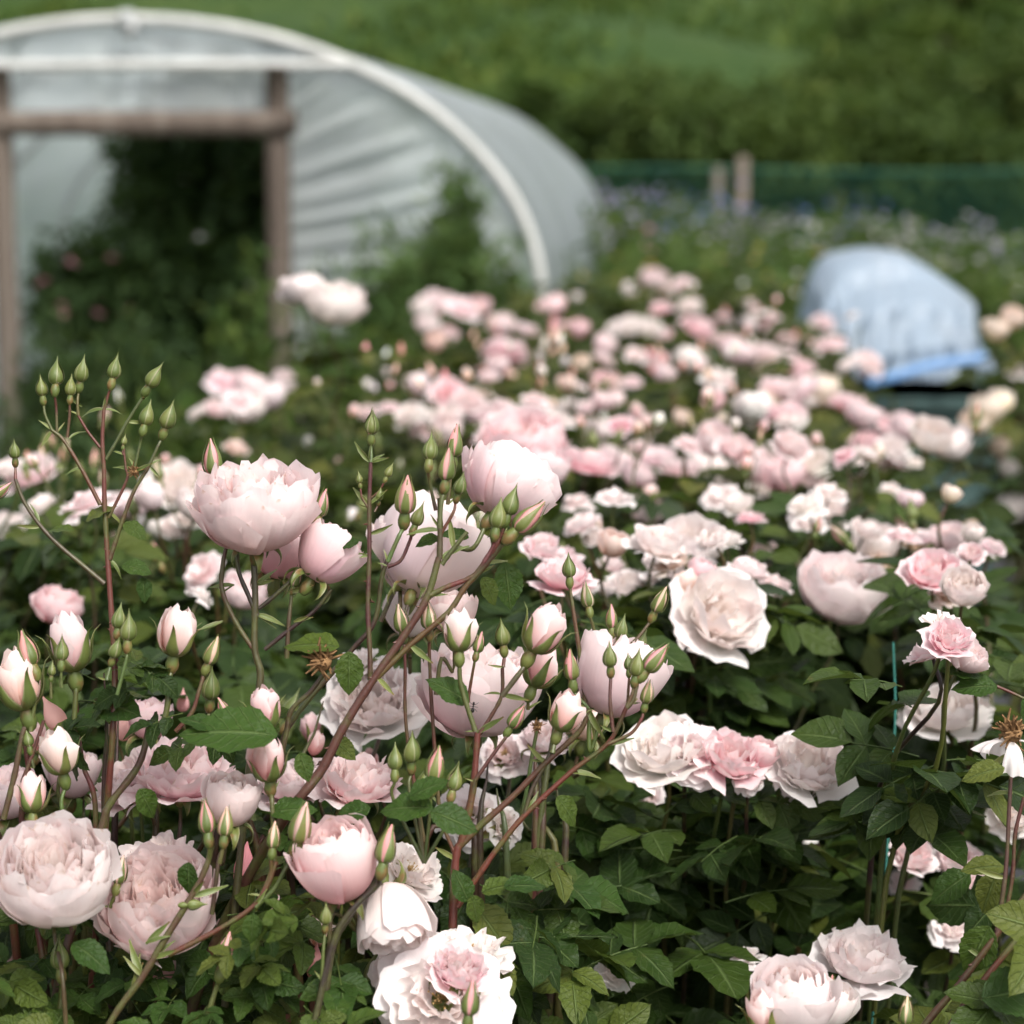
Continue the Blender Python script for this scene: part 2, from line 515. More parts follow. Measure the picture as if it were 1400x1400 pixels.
# ------------------------------------------------------------------ leaf-quad vegetation (background plants)
def leaf_cloud(P, D, L, W, fold=0.25, droop=0.25, rndv=None, seg=2):
    """many simple folded leaves: P base points (n,3), D directions (n,3), L lengths, W widths"""
    n = len(P)
    D = D / (np.linalg.norm(D, axis=1)[:, None] + 1e-9)
    up = rng.normal(size=(n, 3)) * 0.45 + np.array([0, 0, 1.0])
    Sd = np.cross(D, up); Sd /= np.linalg.norm(Sd, axis=1)[:, None] + 1e-9
    Nn = np.cross(Sd, D)
    rows = []
    ts = np.linspace(0, 1, seg + 1)
    for t in ts:
        w = (0.08 + math.sin(math.pi * min(1, t ** 0.8 * 0.97 + 0.02))) * 0.5
        c = P + D * (L * t)[:, None] - np.array([0, 0, 1.0]) * (droop * L * t * t)[:, None]
        for u in (-1, 0, 1):
            rows.append(c + Sd * (W * w * u)[:, None] + Nn * (W * fold * abs(u) * w)[:, None])
    V = np.stack(rows, 1)
    nv = V.shape[1]
    f = grid_faces(seg + 1, 3)
    Fc = (f[None] + (np.arange(n) * nv)[:, None, None]).reshape(-1, 4)
    A = np.zeros((n, nv, 4), np.float32)
    A[..., 0] = np.repeat(ts, 3)[None]
    A[..., 1] = np.tile([0, 0.5, 1], seg + 1)[None]
    A[..., 2] = (rng.random(n) if rndv is None else rndv)[:, None]
    return V.reshape(-1, 3), Fc, A.reshape(-1, 4)


def quad_dots(P, s):
    """small three-petal flower specks"""
    mb = MB()
    for i in range(3):
        D = rng.normal(size=(len(P), 3)); D[:, 2] = abs(D[:, 2]) * 0.5
        V, Fc, A = leaf_cloud(P, D, s * rng.uniform(0.7, 1.2, len(P)), s * 0.9 * np.ones(len(P)), seg=2)
        mb.add(V, Fc, A)
    return mb


def shrub(name, label, cat, loc, w, d, h, nl, leaf, mat, group=None, lumps=7, trunk_h=0.4, aspect=0.5, bare=0.0, stems=5):
    """trunk(s) and a crown of leaves in uneven lumps"""
    root = empty(name, loc)
    tag(root, label, cat, group)
    cs, rs = [], []
    for i in range(lumps):
        a = rnd.uniform(0, 6.28); q = rnd.uniform(0.15, 0.75)
        cs.append((math.cos(a) * q * w / 2, math.sin(a) * q * d / 2, h * rnd.uniform(0.3, 0.82)))
        rs.append(rnd.uniform(0.24, 0.46) * min(w, h) * 0.8)
    cs, rs = np.array(cs), np.array(rs)
    which = rng.integers(0, lumps, nl)
    v = rng.normal(size=(nl, 3)); v /= np.linalg.norm(v, axis=1)[:, None]
    rad = rng.random(nl) ** 0.4
    P = cs[which] + v * (rs[which] * rad * rng.uniform(0.75, 1.2, nl))[:, None] * np.array([1.1, 1.0, 0.95])
    P[:, 2] = np.clip(P[:, 2], 0.05, None)
    D = v + rng.normal(size=(nl, 3)) * 0.6
    L = leaf * rng.uniform(0.6, 1.3, nl)
    tone = np.clip(rng.normal(0.5, 0.2, nl) * 0.6 + rng.random(lumps)[which] * 0.4, 0, 0.99)
    V, Fc, A = leaf_cloud(P, D, L, L * aspect, rndv=tone)
    obj('crown', mesh('crown', V, Fc, mat, A), root, kind='stuff')
    for i in range(stems):
        c = cs[i % lumps]
        b = (rnd.uniform(-.1, .1) * w, rnd.uniform(-.1, .1) * d, 0)
        V, Fc, A = tube([b, (b[0] * .6 + c[0] * .4, b[1] * .6 + c[1] * .4, c[2] * 0.5), tuple(c)], 0.022 * h, 0.006 * h, 6, 4)
        obj('trunk', mesh('trunk', V, Fc, M['stem'], A), root, color=(0.10, 0.075, 0.05, 1))
    return root


# hedge shrubs and small trees along the foot of the hill, beyond the netting
hz = [  # pixel x, pixel y of the top, depth, width, label
    (840, 190, 27, 3.0, 'low dark green shrub just right of the tunnel roof, beyond the netting'),
    (760, 195, 30, 3.2, 'dark shrub half hidden behind the right shoulder of the tunnel'),
    (940, 105, 28, 2.7, 'tall dark shrub rising behind the two fence posts'),
    (1040, 128, 27, 2.6, 'rounded dark shrub right behind the tall fence post'),
    (1125, 118, 29, 2.4, 'yellowish green shrub in the middle of the hedge behind the netting'),
    (1205, 70, 31, 3.0, 'tall mid green shrub above the blue sheet, reaching high up the hill'),
    (1290, 135, 27, 2.6, 'dark shrub behind the netting at the right, lower than its neighbours'),
    (1375, 60, 29, 3.0, 'tall dark shrub at the right edge behind the netting'),
    (1460, 90, 29, 3.0, 'dark green shrub cut by the right edge of the picture'),
    (1330, 20, 40, 3.4, 'yellow green bush on the upper right of the hillside'),
    (1240, 10, 43, 3.4, 'dull green bush on the hillside left of the yellow green one'),
    (1405, -25, 45, 4.0, 'dark grey green tree in the top right corner'),
]
for i, (px, py, d, w, lab) in enumerate(hz):
    p = at(px, py, d)
    gz = float(ground_z(np.array(p.x), np.array(p.y)))
    h = max(1.2, p.z - gz)
    shrub('hedge_shrub', lab, 'shrub', (p.x, p.y, gz), w * 1.25, w, h * 1.04, 5200, 0.15, M['hedge'] if i not in (4, 9) else M['weed'], 'shrubs along the foot of the hill', lumps=11, aspect=0.6)
# bracken tussocks on the slope: one uncountable mass
nb = 26000
bx = rng.uniform(-10, 17, nb); by = rng.uniform(24, 52, nb)
keep = (np.sin(bx * 0.7 + 2) + np.sin(by * 0.55 + bx * 0.4) + rng.normal(0, 0.6, nb)) > (0.35 - 0.10 * bx)
bx, by = bx[keep], by[keep]
bz = ground_z(bx, by)
V, Fc, A = leaf_cloud(np.stack([bx, by, bz], 1), rng.normal(size=(len(bx), 3)) * 0.6 + np.array([0, 0, 0.8]), rng.uniform(0.25, 0.6, len(bx)), rng.uniform(0.08, 0.2, len(bx)))
tag(obj('bracken', mesh('bracken', V, Fc, M['weed'], A)), 'rough bracken and long grass on the hillside', 'bracken', kind='stuff')

# ------------------------------------------------------------------ netting fence
fr = empty('net_fence', at(1100, 300, 19.5)); fr.location.z = 0
tag(fr, 'green garden netting strung on timber posts below the hill', 'fence')
A0 = Vector((0.2, 20.6, 0)); A1 = Vector((7.6, 18.2, 0))
nrm = (A1 - A0).normalized()


def fpt(s, z): return A0 + nrm * s + Vector((0, 0, z)) - fr.location


Lf = (A1 - A0).length
mb = MB()
for s in np.arange(0, Lf, 0.045):
    sag = 0.02 * math.sin(s * 1.3)
    p0, p1 = fpt(s, 0.35), fpt(s + rnd.uniform(-.01, .01), 1.50 + sag)
    V, Fc, A = tube([p0, p1], 0.0026, 0.0026, 3, 2); mb.add(V, Fc, A)
for z in np.arange(0.36, 1.50, 0.045):
    V, Fc, A = tube([fpt(s, z + 0.02 * math.sin(s * 1.3) * z / 1.5) for s in np.linspace(0, Lf, 14)], 0.0026, 0.0026, 3, 2); mb.add(V, Fc, A)
obj('netting', mb.mesh('netting', M['net']), fr, kind='stuff')
V, Fc, A = tube([fpt(s, 1.515 + 0.02 * math.sin(s * 1.3)) for s in np.linspace(0, Lf, 26)], 0.007, 0.007, 5, 2)
obj('top_cord', mesh('top_cord', V, Fc, mat_flat('pale green cord', (0.05, 0.19, 0.13), 0.6), A), fr)
for px, d, w, h in ((982, 21.5, 0.085, 1.55), (1015, 17.5, 0.085, 1.62)):
    p = at(px, 240, d) - fr.location
    b = MB().box((p.x, p.y, h / 2), (w, w, h)).mesh('post', M['timber'], False)
    obj('post', b, fr)

# ------------------------------------------------------------------ flower border beyond the tunnel
def flower_clump(name, label, cat, px, ytop, d, wpx, fmat, nf, ns, group, leafmat='weed', fs=0.035):
    top = at(px, ytop, d)
    root = empty(name, (top.x, top.y, 0))
    tag(root, label, cat, group)
    w = wpx / F * d; h = top.z
    B = np.stack([rng.normal(0, w * 0.2, ns), rng.normal(0, w * 0.2, ns), np.zeros(ns)], 1)
    T = np.stack([rng.normal(0, w * 0.33, ns), rng.normal(0, w * 0.33, ns), h * rng.uniform(0.72, 1.04, ns)], 1)
    mbs = MB()
    for b, t in zip(B[:60], T[:60]):
        V, Fc, A = tube([b, (b + t) / 2 + rng.normal(0, .02, 3), t], 0.006, 0.003, 4, 3); mbs.add(V, Fc, A)
    obj('stems', mbs.mesh('stems', M['stem']), root, color=(0.07, 0.12, 0.03, 1), kind='stuff')
    nl = ns * 16
    i = rng.integers(0, ns, nl); q = rng.uniform(0.1, 1.0, nl)[:, None]
    P = B[i] * (1 - q) + T[i] * q + rng.normal(0, .03, (nl, 3))
    D = rng.normal(size=(nl, 3)) + np.array([0, 0, .5])
    L = rng.uniform(0.06, 0.16, nl)
    V, Fc, A = leaf_cloud(P, D, L, L * 0.3)
    obj('foliage', mesh('foliage', V, Fc, M[leafmat], A), root, kind='stuff')
    if nf:
        j = rng.integers(0, ns, nf)
        P = T[j] + rng.normal(0, .035, (nf, 3))
        obj('blossom', quad_dots(P, np.full(nf, fs)).mesh('blossom', M[fmat]), root, kind='stuff')
    return root


FG = 'flower clumps in the far border'
for a in [
    ('tall clump of white and lilac flowers just right of the tunnel', 868, 268, 15.5, 130, 'lilac', 90),
    ('blue flowering clump in front of the fence posts', 955, 268, 16.5, 120, 'blueflower', 110),
    ('low leafy clump with purple flowers under the tall post', 1020, 290, 15, 120, 'lilac', 60),
    ('pale blue flowering clump right of the fence posts', 1140, 282, 16.5, 100, 'blueflower', 60),
    ('green clump with few pale flowers left of the blue sheet', 1085, 310, 14, 130, 'whiteflower', 30),
    ('mauve flowering clump above the blue sheet', 1205, 300, 16, 110, 'lilac', 50),
    ('white flowering clump at the right behind the blue sheet', 1285, 312, 14.5, 120, 'whiteflower', 80),
    ('lilac flowering clump at the right edge of the far border', 1380, 318, 14, 120, 'lilac', 90),
    ('green leafy clump at the right edge below the lilac flowers', 1340, 352, 12, 150, 'whiteflower', 20),
    ('leafy clump with orange tints beside the tunnel foot', 850, 350, 12.2, 130, 'yellowflower', 14),
    ('leafy clump between the tunnel and the blue sheet', 930, 335, 12.8, 140, 'pinkflower', 18),
    ('dark leafy clump behind the far end of the rose bed', 1040, 350, 11.5, 150, 'yellowflower', 10),
    ('leafy clump partly hidden by the left end of the blue sheet', 1125, 372, 11, 120, 'whiteflower', 8),
]:
    flower_clump('flower_clump', a[0], 'flowers', a[1], a[2], a[3], a[4] * 1.15, a[5], a[6], 70, FG)

# ------------------------------------------------------------------ polytunnel
TX, TY, TH = -1.93, 10.9, R(5.0)
tun = empty('polytunnel', (TX, TY, 0), -TH)
tag(tun, 'white polythene tunnel with an open timber doorway', 'polytunnel')
HW, LEG, BH, TL = 2.09, 0.86, 1.39, 7.5


def hoop(a, y, grow=0.0):
    """a from 0 (right foot) to 1 (left foot); straight legs and an elliptical bow"""
    leg = 0.17
    if a < leg: return (HW + grow, y, LEG * a / leg)
    if a > 1 - leg: return (-HW - grow, y, LEG * (1 - a) / leg)
    q = (a - leg) / (1 - 2 * leg) * math.pi
    return ((HW + grow) * math.cos(q), y, LEG + (BH + grow) * math.sin(q))


V, Fc, A = tube([hoop(a, 0) for a in np.linspace(0, 1, 41)], 0.029, 0.029, 8, 2)
obj('front_hoop', mesh('front_hoop', V, Fc, M['white_plastic'], A), tun)
for y in (1.85, 3.7, 5.55, 7.38):
    V, Fc, A = tube([hoop(a, y, -0.03) for a in np.linspace(0, 1, 31)], 0.022, 0.022, 6, 2)
    obj('hoop', mesh('hoop', V, Fc, M['steel'], A), tun)
V, Fc, A = tube([(0, 0, LEG + BH - 0.05), (0, TL, LEG + BH - 0.05)], 0.02, 0.02, 6, 4)
obj('ridge_pole', mesh('ridge_pole', V, Fc, M['steel'], A), tun)
# cover: sags a little between hoops, with creases
na, ny = 72, 60
AA = np.linspace(0.0, 1.0, na); YY = np.linspace(-0.02, TL, ny)
CV = np.array([[hoop(a, y, 0.025 - 0.03 * abs(math.sin(y / 1.85 * math.pi)) + 0.008 * math.sin(a * 70 + y * 1.1) * math.sin(y * 1.7 + 1)) for a in AA] for y in YY])
obj('cover', mesh('cover', CV.reshape(-1, 3), grid_faces(ny, na), M['film']), tun)
# end wall: top piece above the lintel and creased side pieces
DXL, DXR, ZL, ZB = -0.60, 0.815, 1.72, 2.02


def hoop_x(z):
    if z <= LEG: return HW
    return HW * math.sqrt(max(0.0, 1 - ((z - LEG) / BH) ** 2))


def side_panel(sgn, xd):
    nv, ns = 60, 150
    out = []
    for s in np.linspace(0, 1, ns):
        row = []
        zi = 0.02 + s * (ZB + 0.10)
        # outer point runs along the hoop
        a = 0.005 + s * 0.46
        hx, _, hzz = hoop(a, 0)
        for v in np.linspace(0, 1, nv):
            x = abs(xd) + (hx - abs(xd)) * v
            z = zi + (hzz - zi) * v
            amp = 0.046 * math.sin(math.pi * min(1, v * 1.1 + 0.06)) + 0.004
            fold = math.sin(s * 96 + 2.2 * math.sin(s * 11) + 1.5 * v) + 0.6 * math.sin(s * 171 + 3 * v + 1.0)
            row.append((sgn * x, 0.045 + amp * fold * 0.6, z))
        out.append(row)
    return mesh('end_panel', np.array(out).reshape(-1, 3), grid_faces(ns, nv), M['film_end'])


obj('end_panel', side_panel(1, DXR), tun)
obj('end_panel', side_panel(-1, DXL), tun)
nz_, nx_ = 24, 90
out = []
for q in np.linspace(0, 1, nz_):
    for p in np.linspace(0, 1, nx_):
        x = DXL + (DXR - DXL) * p
        ztop = LEG + BH * math.sqrt(1 - (x / HW) ** 2) - 0.02
        out.append((x, 0.047 + 0.012 * math.sin(x * 31 + 2 * math.sin(x * 9)) * math.sin(q * 3.1), ZL + (ztop - ZL) * q))
obj('end_panel', mesh('end_panel', np.array(out), grid_faces(nz_, nx_), M['film_end']), tun)
obj('end_panel', mesh('end_panel', np.array([hoop(a, TL - .02, -0.01) for a in np.linspace(0, 1, 40)] + [(0, TL - .02, 0.9)] * 40), grid_faces(2, 40), M['film_end']), tun)
V, Fc, A = tube([(-hoop_x(2.02) + .02, -0.01, 2.02), (0, -0.02, 2.025), (hoop_x(2.02) - .02, -0.01, 2.02)], 0.025, 0.025, 8, 6)
obj('crop_bar', mesh('crop_bar', V, Fc, M['white_plastic'], A), tun)


def timber(name, c, size):
    mbx = MB()
    x, y, z = size
    long = 2 if z > x else 0
    n = 9
    V = []
    for i in range(n):
        q = -0.5 + i / (n - 1)
        j = [rnd.uniform(-.004, .004) for _ in range(8)]
        ring = [(-.5, -.5), (.5, -.5), (.5, .5), (-.5, .5)]
        for kk, (a, b) in enumerate(ring):
            if long == 2: V.append((c[0] + a * x + j[kk], c[1] + b * y + j[kk + 4], c[2] + q * z))
            else: V.append((c[0] + q * x, c[1] + a * y + j[kk], c[2] + b * z + j[kk + 4]))
    mbx.add(V, grid_faces(n, 4, True))
    mbx.F.append(np.array([[0, 1, 2, 3], [4 * n - 1, 4 * n - 2, 4 * n - 3, 4 * n - 4]], np.int32))
    return mbx.mesh(name, M['timber'], False)


obj('door_post', timber('door_post', (DXR - 0.045, -0.03, 1.0), (0.10, 0.09, 2.02)), tun)
obj('door_post', timber('door_post', (DXL - 0.05, -0.03, 1.0), (0.10, 0.09, 2.02)), tun)
obj('lintel', timber('lintel', ((DXL + DXR) / 2, -0.083, 1.735), (DXR - DXL + 0.12, 0.014, 0.12)), tun)
obj('lintel_rail', timber('lintel_rail', ((DXL + DXR) / 2 - .02, -0.02, 1.705), (DXR - DXL - 0.12, 0.05, 0.05)), tun)
mbk = MB()
mbk.box((0.02, -0.05, LEG + BH - 0.01), (0.07, 0.05, 0.10)); mbk.box((0.05, -0.06, LEG + BH - 0.06), (0.03, 0.04, 0.08), Matrix.Rotation(0.5, 4, 'Y'))
obj('ridge_clamp', mbk.mesh('ridge_clamp', M['steel'], False), tun)

# climbing plants growing inside the tunnel
def inside(lx, ly):
    return Vector((TX + lx * math.cos(TH) + ly * math.sin(TH), TY - lx * math.sin(TH) + ly * math.cos(TH), 0))


for i, (lx, ly, w, h, lab, nf, fm) in enumerate([
    (0.50, 0.9, 1.1, 2.3, 'dark climbing plant inside the tunnel at the right of the doorway', 6, 'whiteflower'),
    (-0.05, 1.2, 1.05, 2.3, 'dark climbing plant with white flowers in the middle of the doorway', 14, 'whiteflower'),
    (0.2, 2.6, 1.2, 2.2, 'dark leafy climber deeper inside the tunnel', 0, None),
    (-0.36, 0.75, 0.75, 1.15, 'low pink flowered plant inside the tunnel by the left post', 20, 'pinkflower'),
]):
    p = inside(lx, ly)
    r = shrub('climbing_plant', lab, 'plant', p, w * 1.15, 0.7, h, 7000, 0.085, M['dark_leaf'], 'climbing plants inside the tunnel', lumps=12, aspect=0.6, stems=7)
    if nf:
        P = np.stack([rng.uniform(-w / 2.4, w / 2.4, nf), rng.uniform(-.45, -.25, nf), h * rng.uniform(0.25, 0.95, nf)], 1)
        obj('blossom', quad_dots(P, np.full(nf, 0.05)).mesh('blossom', M[fm]), r, kind='stuff')

# feathery plant in front of the tunnel side, and weeds before the doorway
def feathery(label, px, ytop, d, wpx, group, ns=46, col=(0.09, 0.15, 0.04, 1), mat='feather', leafL=(0.05, 0.12), per=40):
    top = at(px, ytop, d)
    root = empty('feathery_plant', (top.x, top.y, 0))
    tag(root, label, 'plant', group)
    w = wpx / F * d; h = top.z
    mbs, Ps, Ds = MB(), [], []
    for i in range(ns):
        b = np.array([rng.normal(0, .05), rng.normal(0, .05), 0])
        a = rng.uniform(0, 6.28); q = rng.random() ** 0.6 * w / 2 * 1.05
        hh = h * (1.0 - 0.5 * min(1, q / (w / 2)) ** 2) * rng.uniform(0.55, 1.0)
        t = np.array([math.cos(a) * q, math.sin(a) * q, hh])
        C = spline([b, b * .3 + t * .6 + np.array([0, 0, -.02 * h]), t], 8)
        V, Fc, A = tube([C[0], C[5], C[10], C[-1]], 0.006, 0.0015, 4, 3); mbs.add(V, Fc, A)
        k = rng.integers(5, len(C), per)
        Ps.append(C[k] + rng.normal(0, .03, (per, 3))); Ds.append(rng.normal(size=(per, 3)) + np.array([0, 0, 1.1]))
    obj('stems', mbs.mesh('stems', M['stem']), root, color=col, kind='stuff')
    P, D = np.concatenate(Ps), np.concatenate(Ds)
    L = rng.uniform(*leafL, len(P))
    V, Fc, A = leaf_cloud(P, D, L, L * 0.22)
    obj('foliage', mesh('foliage', V, Fc, M[mat], A), root, kind='stuff')
    return root


FP = 'feathery plants along the tunnel front'
feathery('tall feathery green plant in front of the creased tunnel side', 615, 205, 9.4, 190, FP, 120, per=110)
feathery('feathery green plant left of the tallest one, before the tunnel side', 540, 270, 9.2, 170, FP, 90, per=90)
feathery('feathery green plant nearest the tunnel foot', 690, 300, 9.0, 120, FP, 50, per=70)
feathery('low feathery plant between the doorway and the tall feathery plant', 455, 345, 8.6, 150, FP, 50, per=70)
WG = 'weeds between the rose bed and the tunnel'
for a in [
    ('yellow green leafy weed in front of the right door post', 345, 320, 7.6, 130, 'weed', 26),
    ('tall leafy weed in the open doorway', 280, 385, 7.0, 120, 'weed', 30),
    ('dark green weed in front of the doorway middle', 190, 415, 7.2, 170, 'dark_leaf', 60),
    ('dark green weed at the foot of the left door post', 75, 400, 7.4, 170, 'dark_leaf', 60),
    ('bushy green weed behind the pair of white roses', 440, 430, 6.0, 170, 'weed', 36),
    ('bushy green weed right of the pair of white roses', 540, 415, 6.6, 170, 'weed', 40),
    ('green weed behind the left bud spray', 230, 490, 5.4, 170, 'weed', 36),
    ('dark weed at the left edge below the door post', 20, 520, 5.6, 170, 'dark_leaf', 36),
    ('green weed between the two left rose clusters', 400, 480, 4.8, 160, 'weed', 36),
    ('grassy weed behind the centre of the rose bed', 610, 470, 5.6, 150, 'weed', 36),
    ('leafy weed at the tunnel corner foot', 740, 385, 8.2, 130, 'weed', 34),
    ('low dark weed left of the bud spray', 110, 545, 4.4, 190, 'dark_leaf', 40),
]:
    feathery(a[0], a[1], a[2], a[3], a[4] * 1.2, WG, a[6], mat=a[5], leafL=(0.05, 0.11), per=44).name = 'weed_plant'

# ------------------------------------------------------------------ tank with blue sheet
tp = at(1262, 520, 8.0)
tank = empty('water_tank', (tp.x, tp.y, 0), R(-4))
tag(tank, 'dark teal plastic tank standing under the pale blue sheet', 'tank')
TWX, TWY, TZ = 0.46, 0.7, tp.z


def rbox(w, d, h, r=0.05, n=5):
    ring = []
    for cx_, cy_, a0 in ((w / 2 - r, d / 2 - r, 0), (-w / 2 + r, d / 2 - r, 90), (-w / 2 + r, -d / 2 + r, 180), (w / 2 - r, -d / 2 + r, 270)):
        for i in range(n):
            a = R(a0 + 90 * i / (n - 1)); ring.append((cx_ + r * math.cos(a), cy_ + r * math.sin(a)))
    rows = []
    for z, s in ((0, .985), (h * .02, 1), (h * .3, 1.0), (h * .32, 1.012), (h * .36, 1.012), (h * .38, 1.0), (h * .66, 1.0), (h * .68, 1.012), (h * .72, 1.012), (h * .74, 1.0), (h, 1.0), (h, 0.02)):
        rows += [(x * s, y * s, z) for x, y in ring]
    return rows, grid_faces(12, 4 * n, True)


V, Fc = rbox(TWX, TWY, TZ - 0.03)
obj('tank_body', mesh('tank_body', V, Fc, M['tank']), tank)
V, Fc = rbox(TWX + .05, TWY + .05, 0.05)
o = obj('tank_rim', mesh('tank_rim', np.array(V) + np.array([0, 0, TZ - 0.035 - 0.045]), Fc, M['tank']), tank)
# sheet: outline across the view (px), draped over a hump on the tank
prof = [(1116, 394), (1124, 377), (1140, 361), (1170, 353), (1205, 351), (1240, 358), (1275, 376), (1310, 400), (1334, 418)]
hem = [(1150, 505), (1160, 510), (1172, 517), (1190, 519), (1210, 521), (1245, 519), (1290, 520), (1330, 516), (1366, 504)]
sheet = empty('blue_sheet', (tp.x, tp.y, tp.z))
tag(sheet, 'pale blue polythene sheet humped over the dark teal tank', 'plastic sheet')
nr, nc = 30, 60
PT = spline([(a, b, 0) for a, b in prof], 8); PH = spline([(a, b, 0) for a, b in hem], 8)
ii = np.linspace(0, len(PT) - 1, nc).astype(int)
rows = []
for r_ in range(nr):                  # front apron
    q = r_ / (nr - 1)
    row = []
    for c_, i in enumerate(ii):
        a, b = PT[i], PH[i]
        x = a[0] + (b[0] - a[0]) * q; y = a[1] + (b[1] - a[1]) * q
        x += 16 * math.sin(q * math.pi) * (1 if c_ > nc * .85 else 0) * -0.8
        dd = 8.0 - 0.12 - 0.28 * math.sin(q * math.pi / 2) + 0.022 * math.sin(c_ * 0.55 + q * 5 + 1.5 * math.sin(q * 6)) * q + 0.02 * math.sin(q * 17 + c_ * 0.14) + 0.012 * math.sin(c_ * 1.25 + q * 9 + math.sin(q * 13)) * min(1, q * 2)
        row.append(at(x, y, dd) - sheet.location)
    rows.append(row)
back = []
for r_ in range(8):                   # over the hump and down behind
    q = (8 - r_) / 8
    row = []
    for c_, i in enumerate(ii):
        a = PT[i]
        p = at(a[0], a[1], 7.88) - sheet.location
        row.append(Vector((p.x, p.y + 0.62 * q, p.z + 0.05 * math.sin(q * 3.1) - 0.42 * q ** 3)))
    back.append(row)
SV = np.array([[tuple(v) for v in r_] for r_ in back + rows]).reshape(-1, 3)
obj('sheet_drape', mesh('sheet_drape', SV, grid_faces(nr + 8, nc), M['blue_film']), sheet)
fold = [at(x, y, 7.56 + 0.01 * k) - sheet.location for k, (x, y) in enumerate([(1188, 521), (1225, 512), (1270, 499), (1315, 492), (1346, 488)])]
mbf = MB()
C = spline(fold, 8)
n = len(C)
wv = np.stack([C + np.array([0, -.002, .014]) * np.linspace(0.7, 1.1, n)[:, None], C + np.array([0, -.012, 0]), C + np.array([0, 0, -.016]) * np.linspace(1.3, .8, n)[:, None]], 1)
mbf.add(wv.reshape(-1, 3), grid_faces(n, 3))
obj('hem_fold', mbf.mesh('hem_fold', mat_film('strong blue polythene', (0.22, 0.45, 0.82), 0.05, 0.45, 0.35, 4.0, (0.36, 0.52, 0.78))), sheet)

# ================================================================== ROSES
# ------------------------------------------------------------------ petals and blooms (unit: metres, a bloom of about 9 cm)
def petal(Rr, H, th, A, flare=0.0, ruf=0.05, notch=0.03, tip=0.22, skew=0.06, roll=0.0, nu=8, nt=8, f=1.0, t0=0.05, droop=0.0):
    u = np.linspace(-1, 1, nu + 1); t = np.linspace(t0, 1, nt + 1)
    U, T = np.meshgrid(u, t)
    p1, p2, p3, p4 = [rnd.uniform(0, 6.28) for _ in range(4)]
    edge = 1 - tip * np.abs(U) ** 3.6 - notch * np.exp(-(U / 0.16) ** 2) + 0.024 * np.sin(U * 5.5 + p3) + (0.016 * np.sin(U * 13 + p4) if nu > 12 else 0.0)
    tt = T * (1 + (edge - 1) * T ** 1.5)
    th_ = tt * th
    r = Rr * np.sin(np.minimum(th_, math.pi * 0.97)) ** 0.92
    z = H * (1 - np.cos(th_)) / (1 - math.cos(th))
    ang = U * A * (0.62 + 0.38 * np.sqrt(T)) * np.where(th_ > 1.57, np.clip(Rr / (r + 1e-6), 1, 1.9), 1.0)
    r = r * (1 + skew * U + ruf * T ** 3 * np.sin(3.1 * U + p1) + 0.7 * ruf * T ** 4 * np.sin(8.0 * U + p2))
    z = z + H * ruf * 0.8 * T ** 4 * np.sin(4.4 * U + p3)
    r = r + flare * Rr * T ** 4 + roll * Rr * np.abs(U) ** 3 * T ** 3
    z = z - flare * Rr * 0.45 * T ** 6 - droop * Rr * T ** 2.2
    V = np.stack([r * np.cos(ang), r * np.sin(ang), z], -1).reshape(-1, 3)
    At = np.zeros((nt + 1, nu + 1, 4)); At[..., 0] = T; At[..., 1] = f; At[..., 2] = rnd.random(); At[..., 3] = U * 0.5 + 0.5
    return V, grid_faces(nt + 1, nu + 1), At.reshape(-1, 4)


def rot_np(V, a):
    c, s = math.cos(a), math.sin(a)
    return V @ np.array([[c, s, 0], [-s, c, 0], [0, 0, 1]])


def jig(V, amt):
    """tip a petal a little out of true"""
    ax = Vector((rnd.uniform(-1, 1), rnd.uniform(-1, 1), 0)).normalized()
    m = np.array(Matrix.Rotation(rnd.gauss(0, amt), 3, ax))
    return V @ m.T


GA = 2.39996


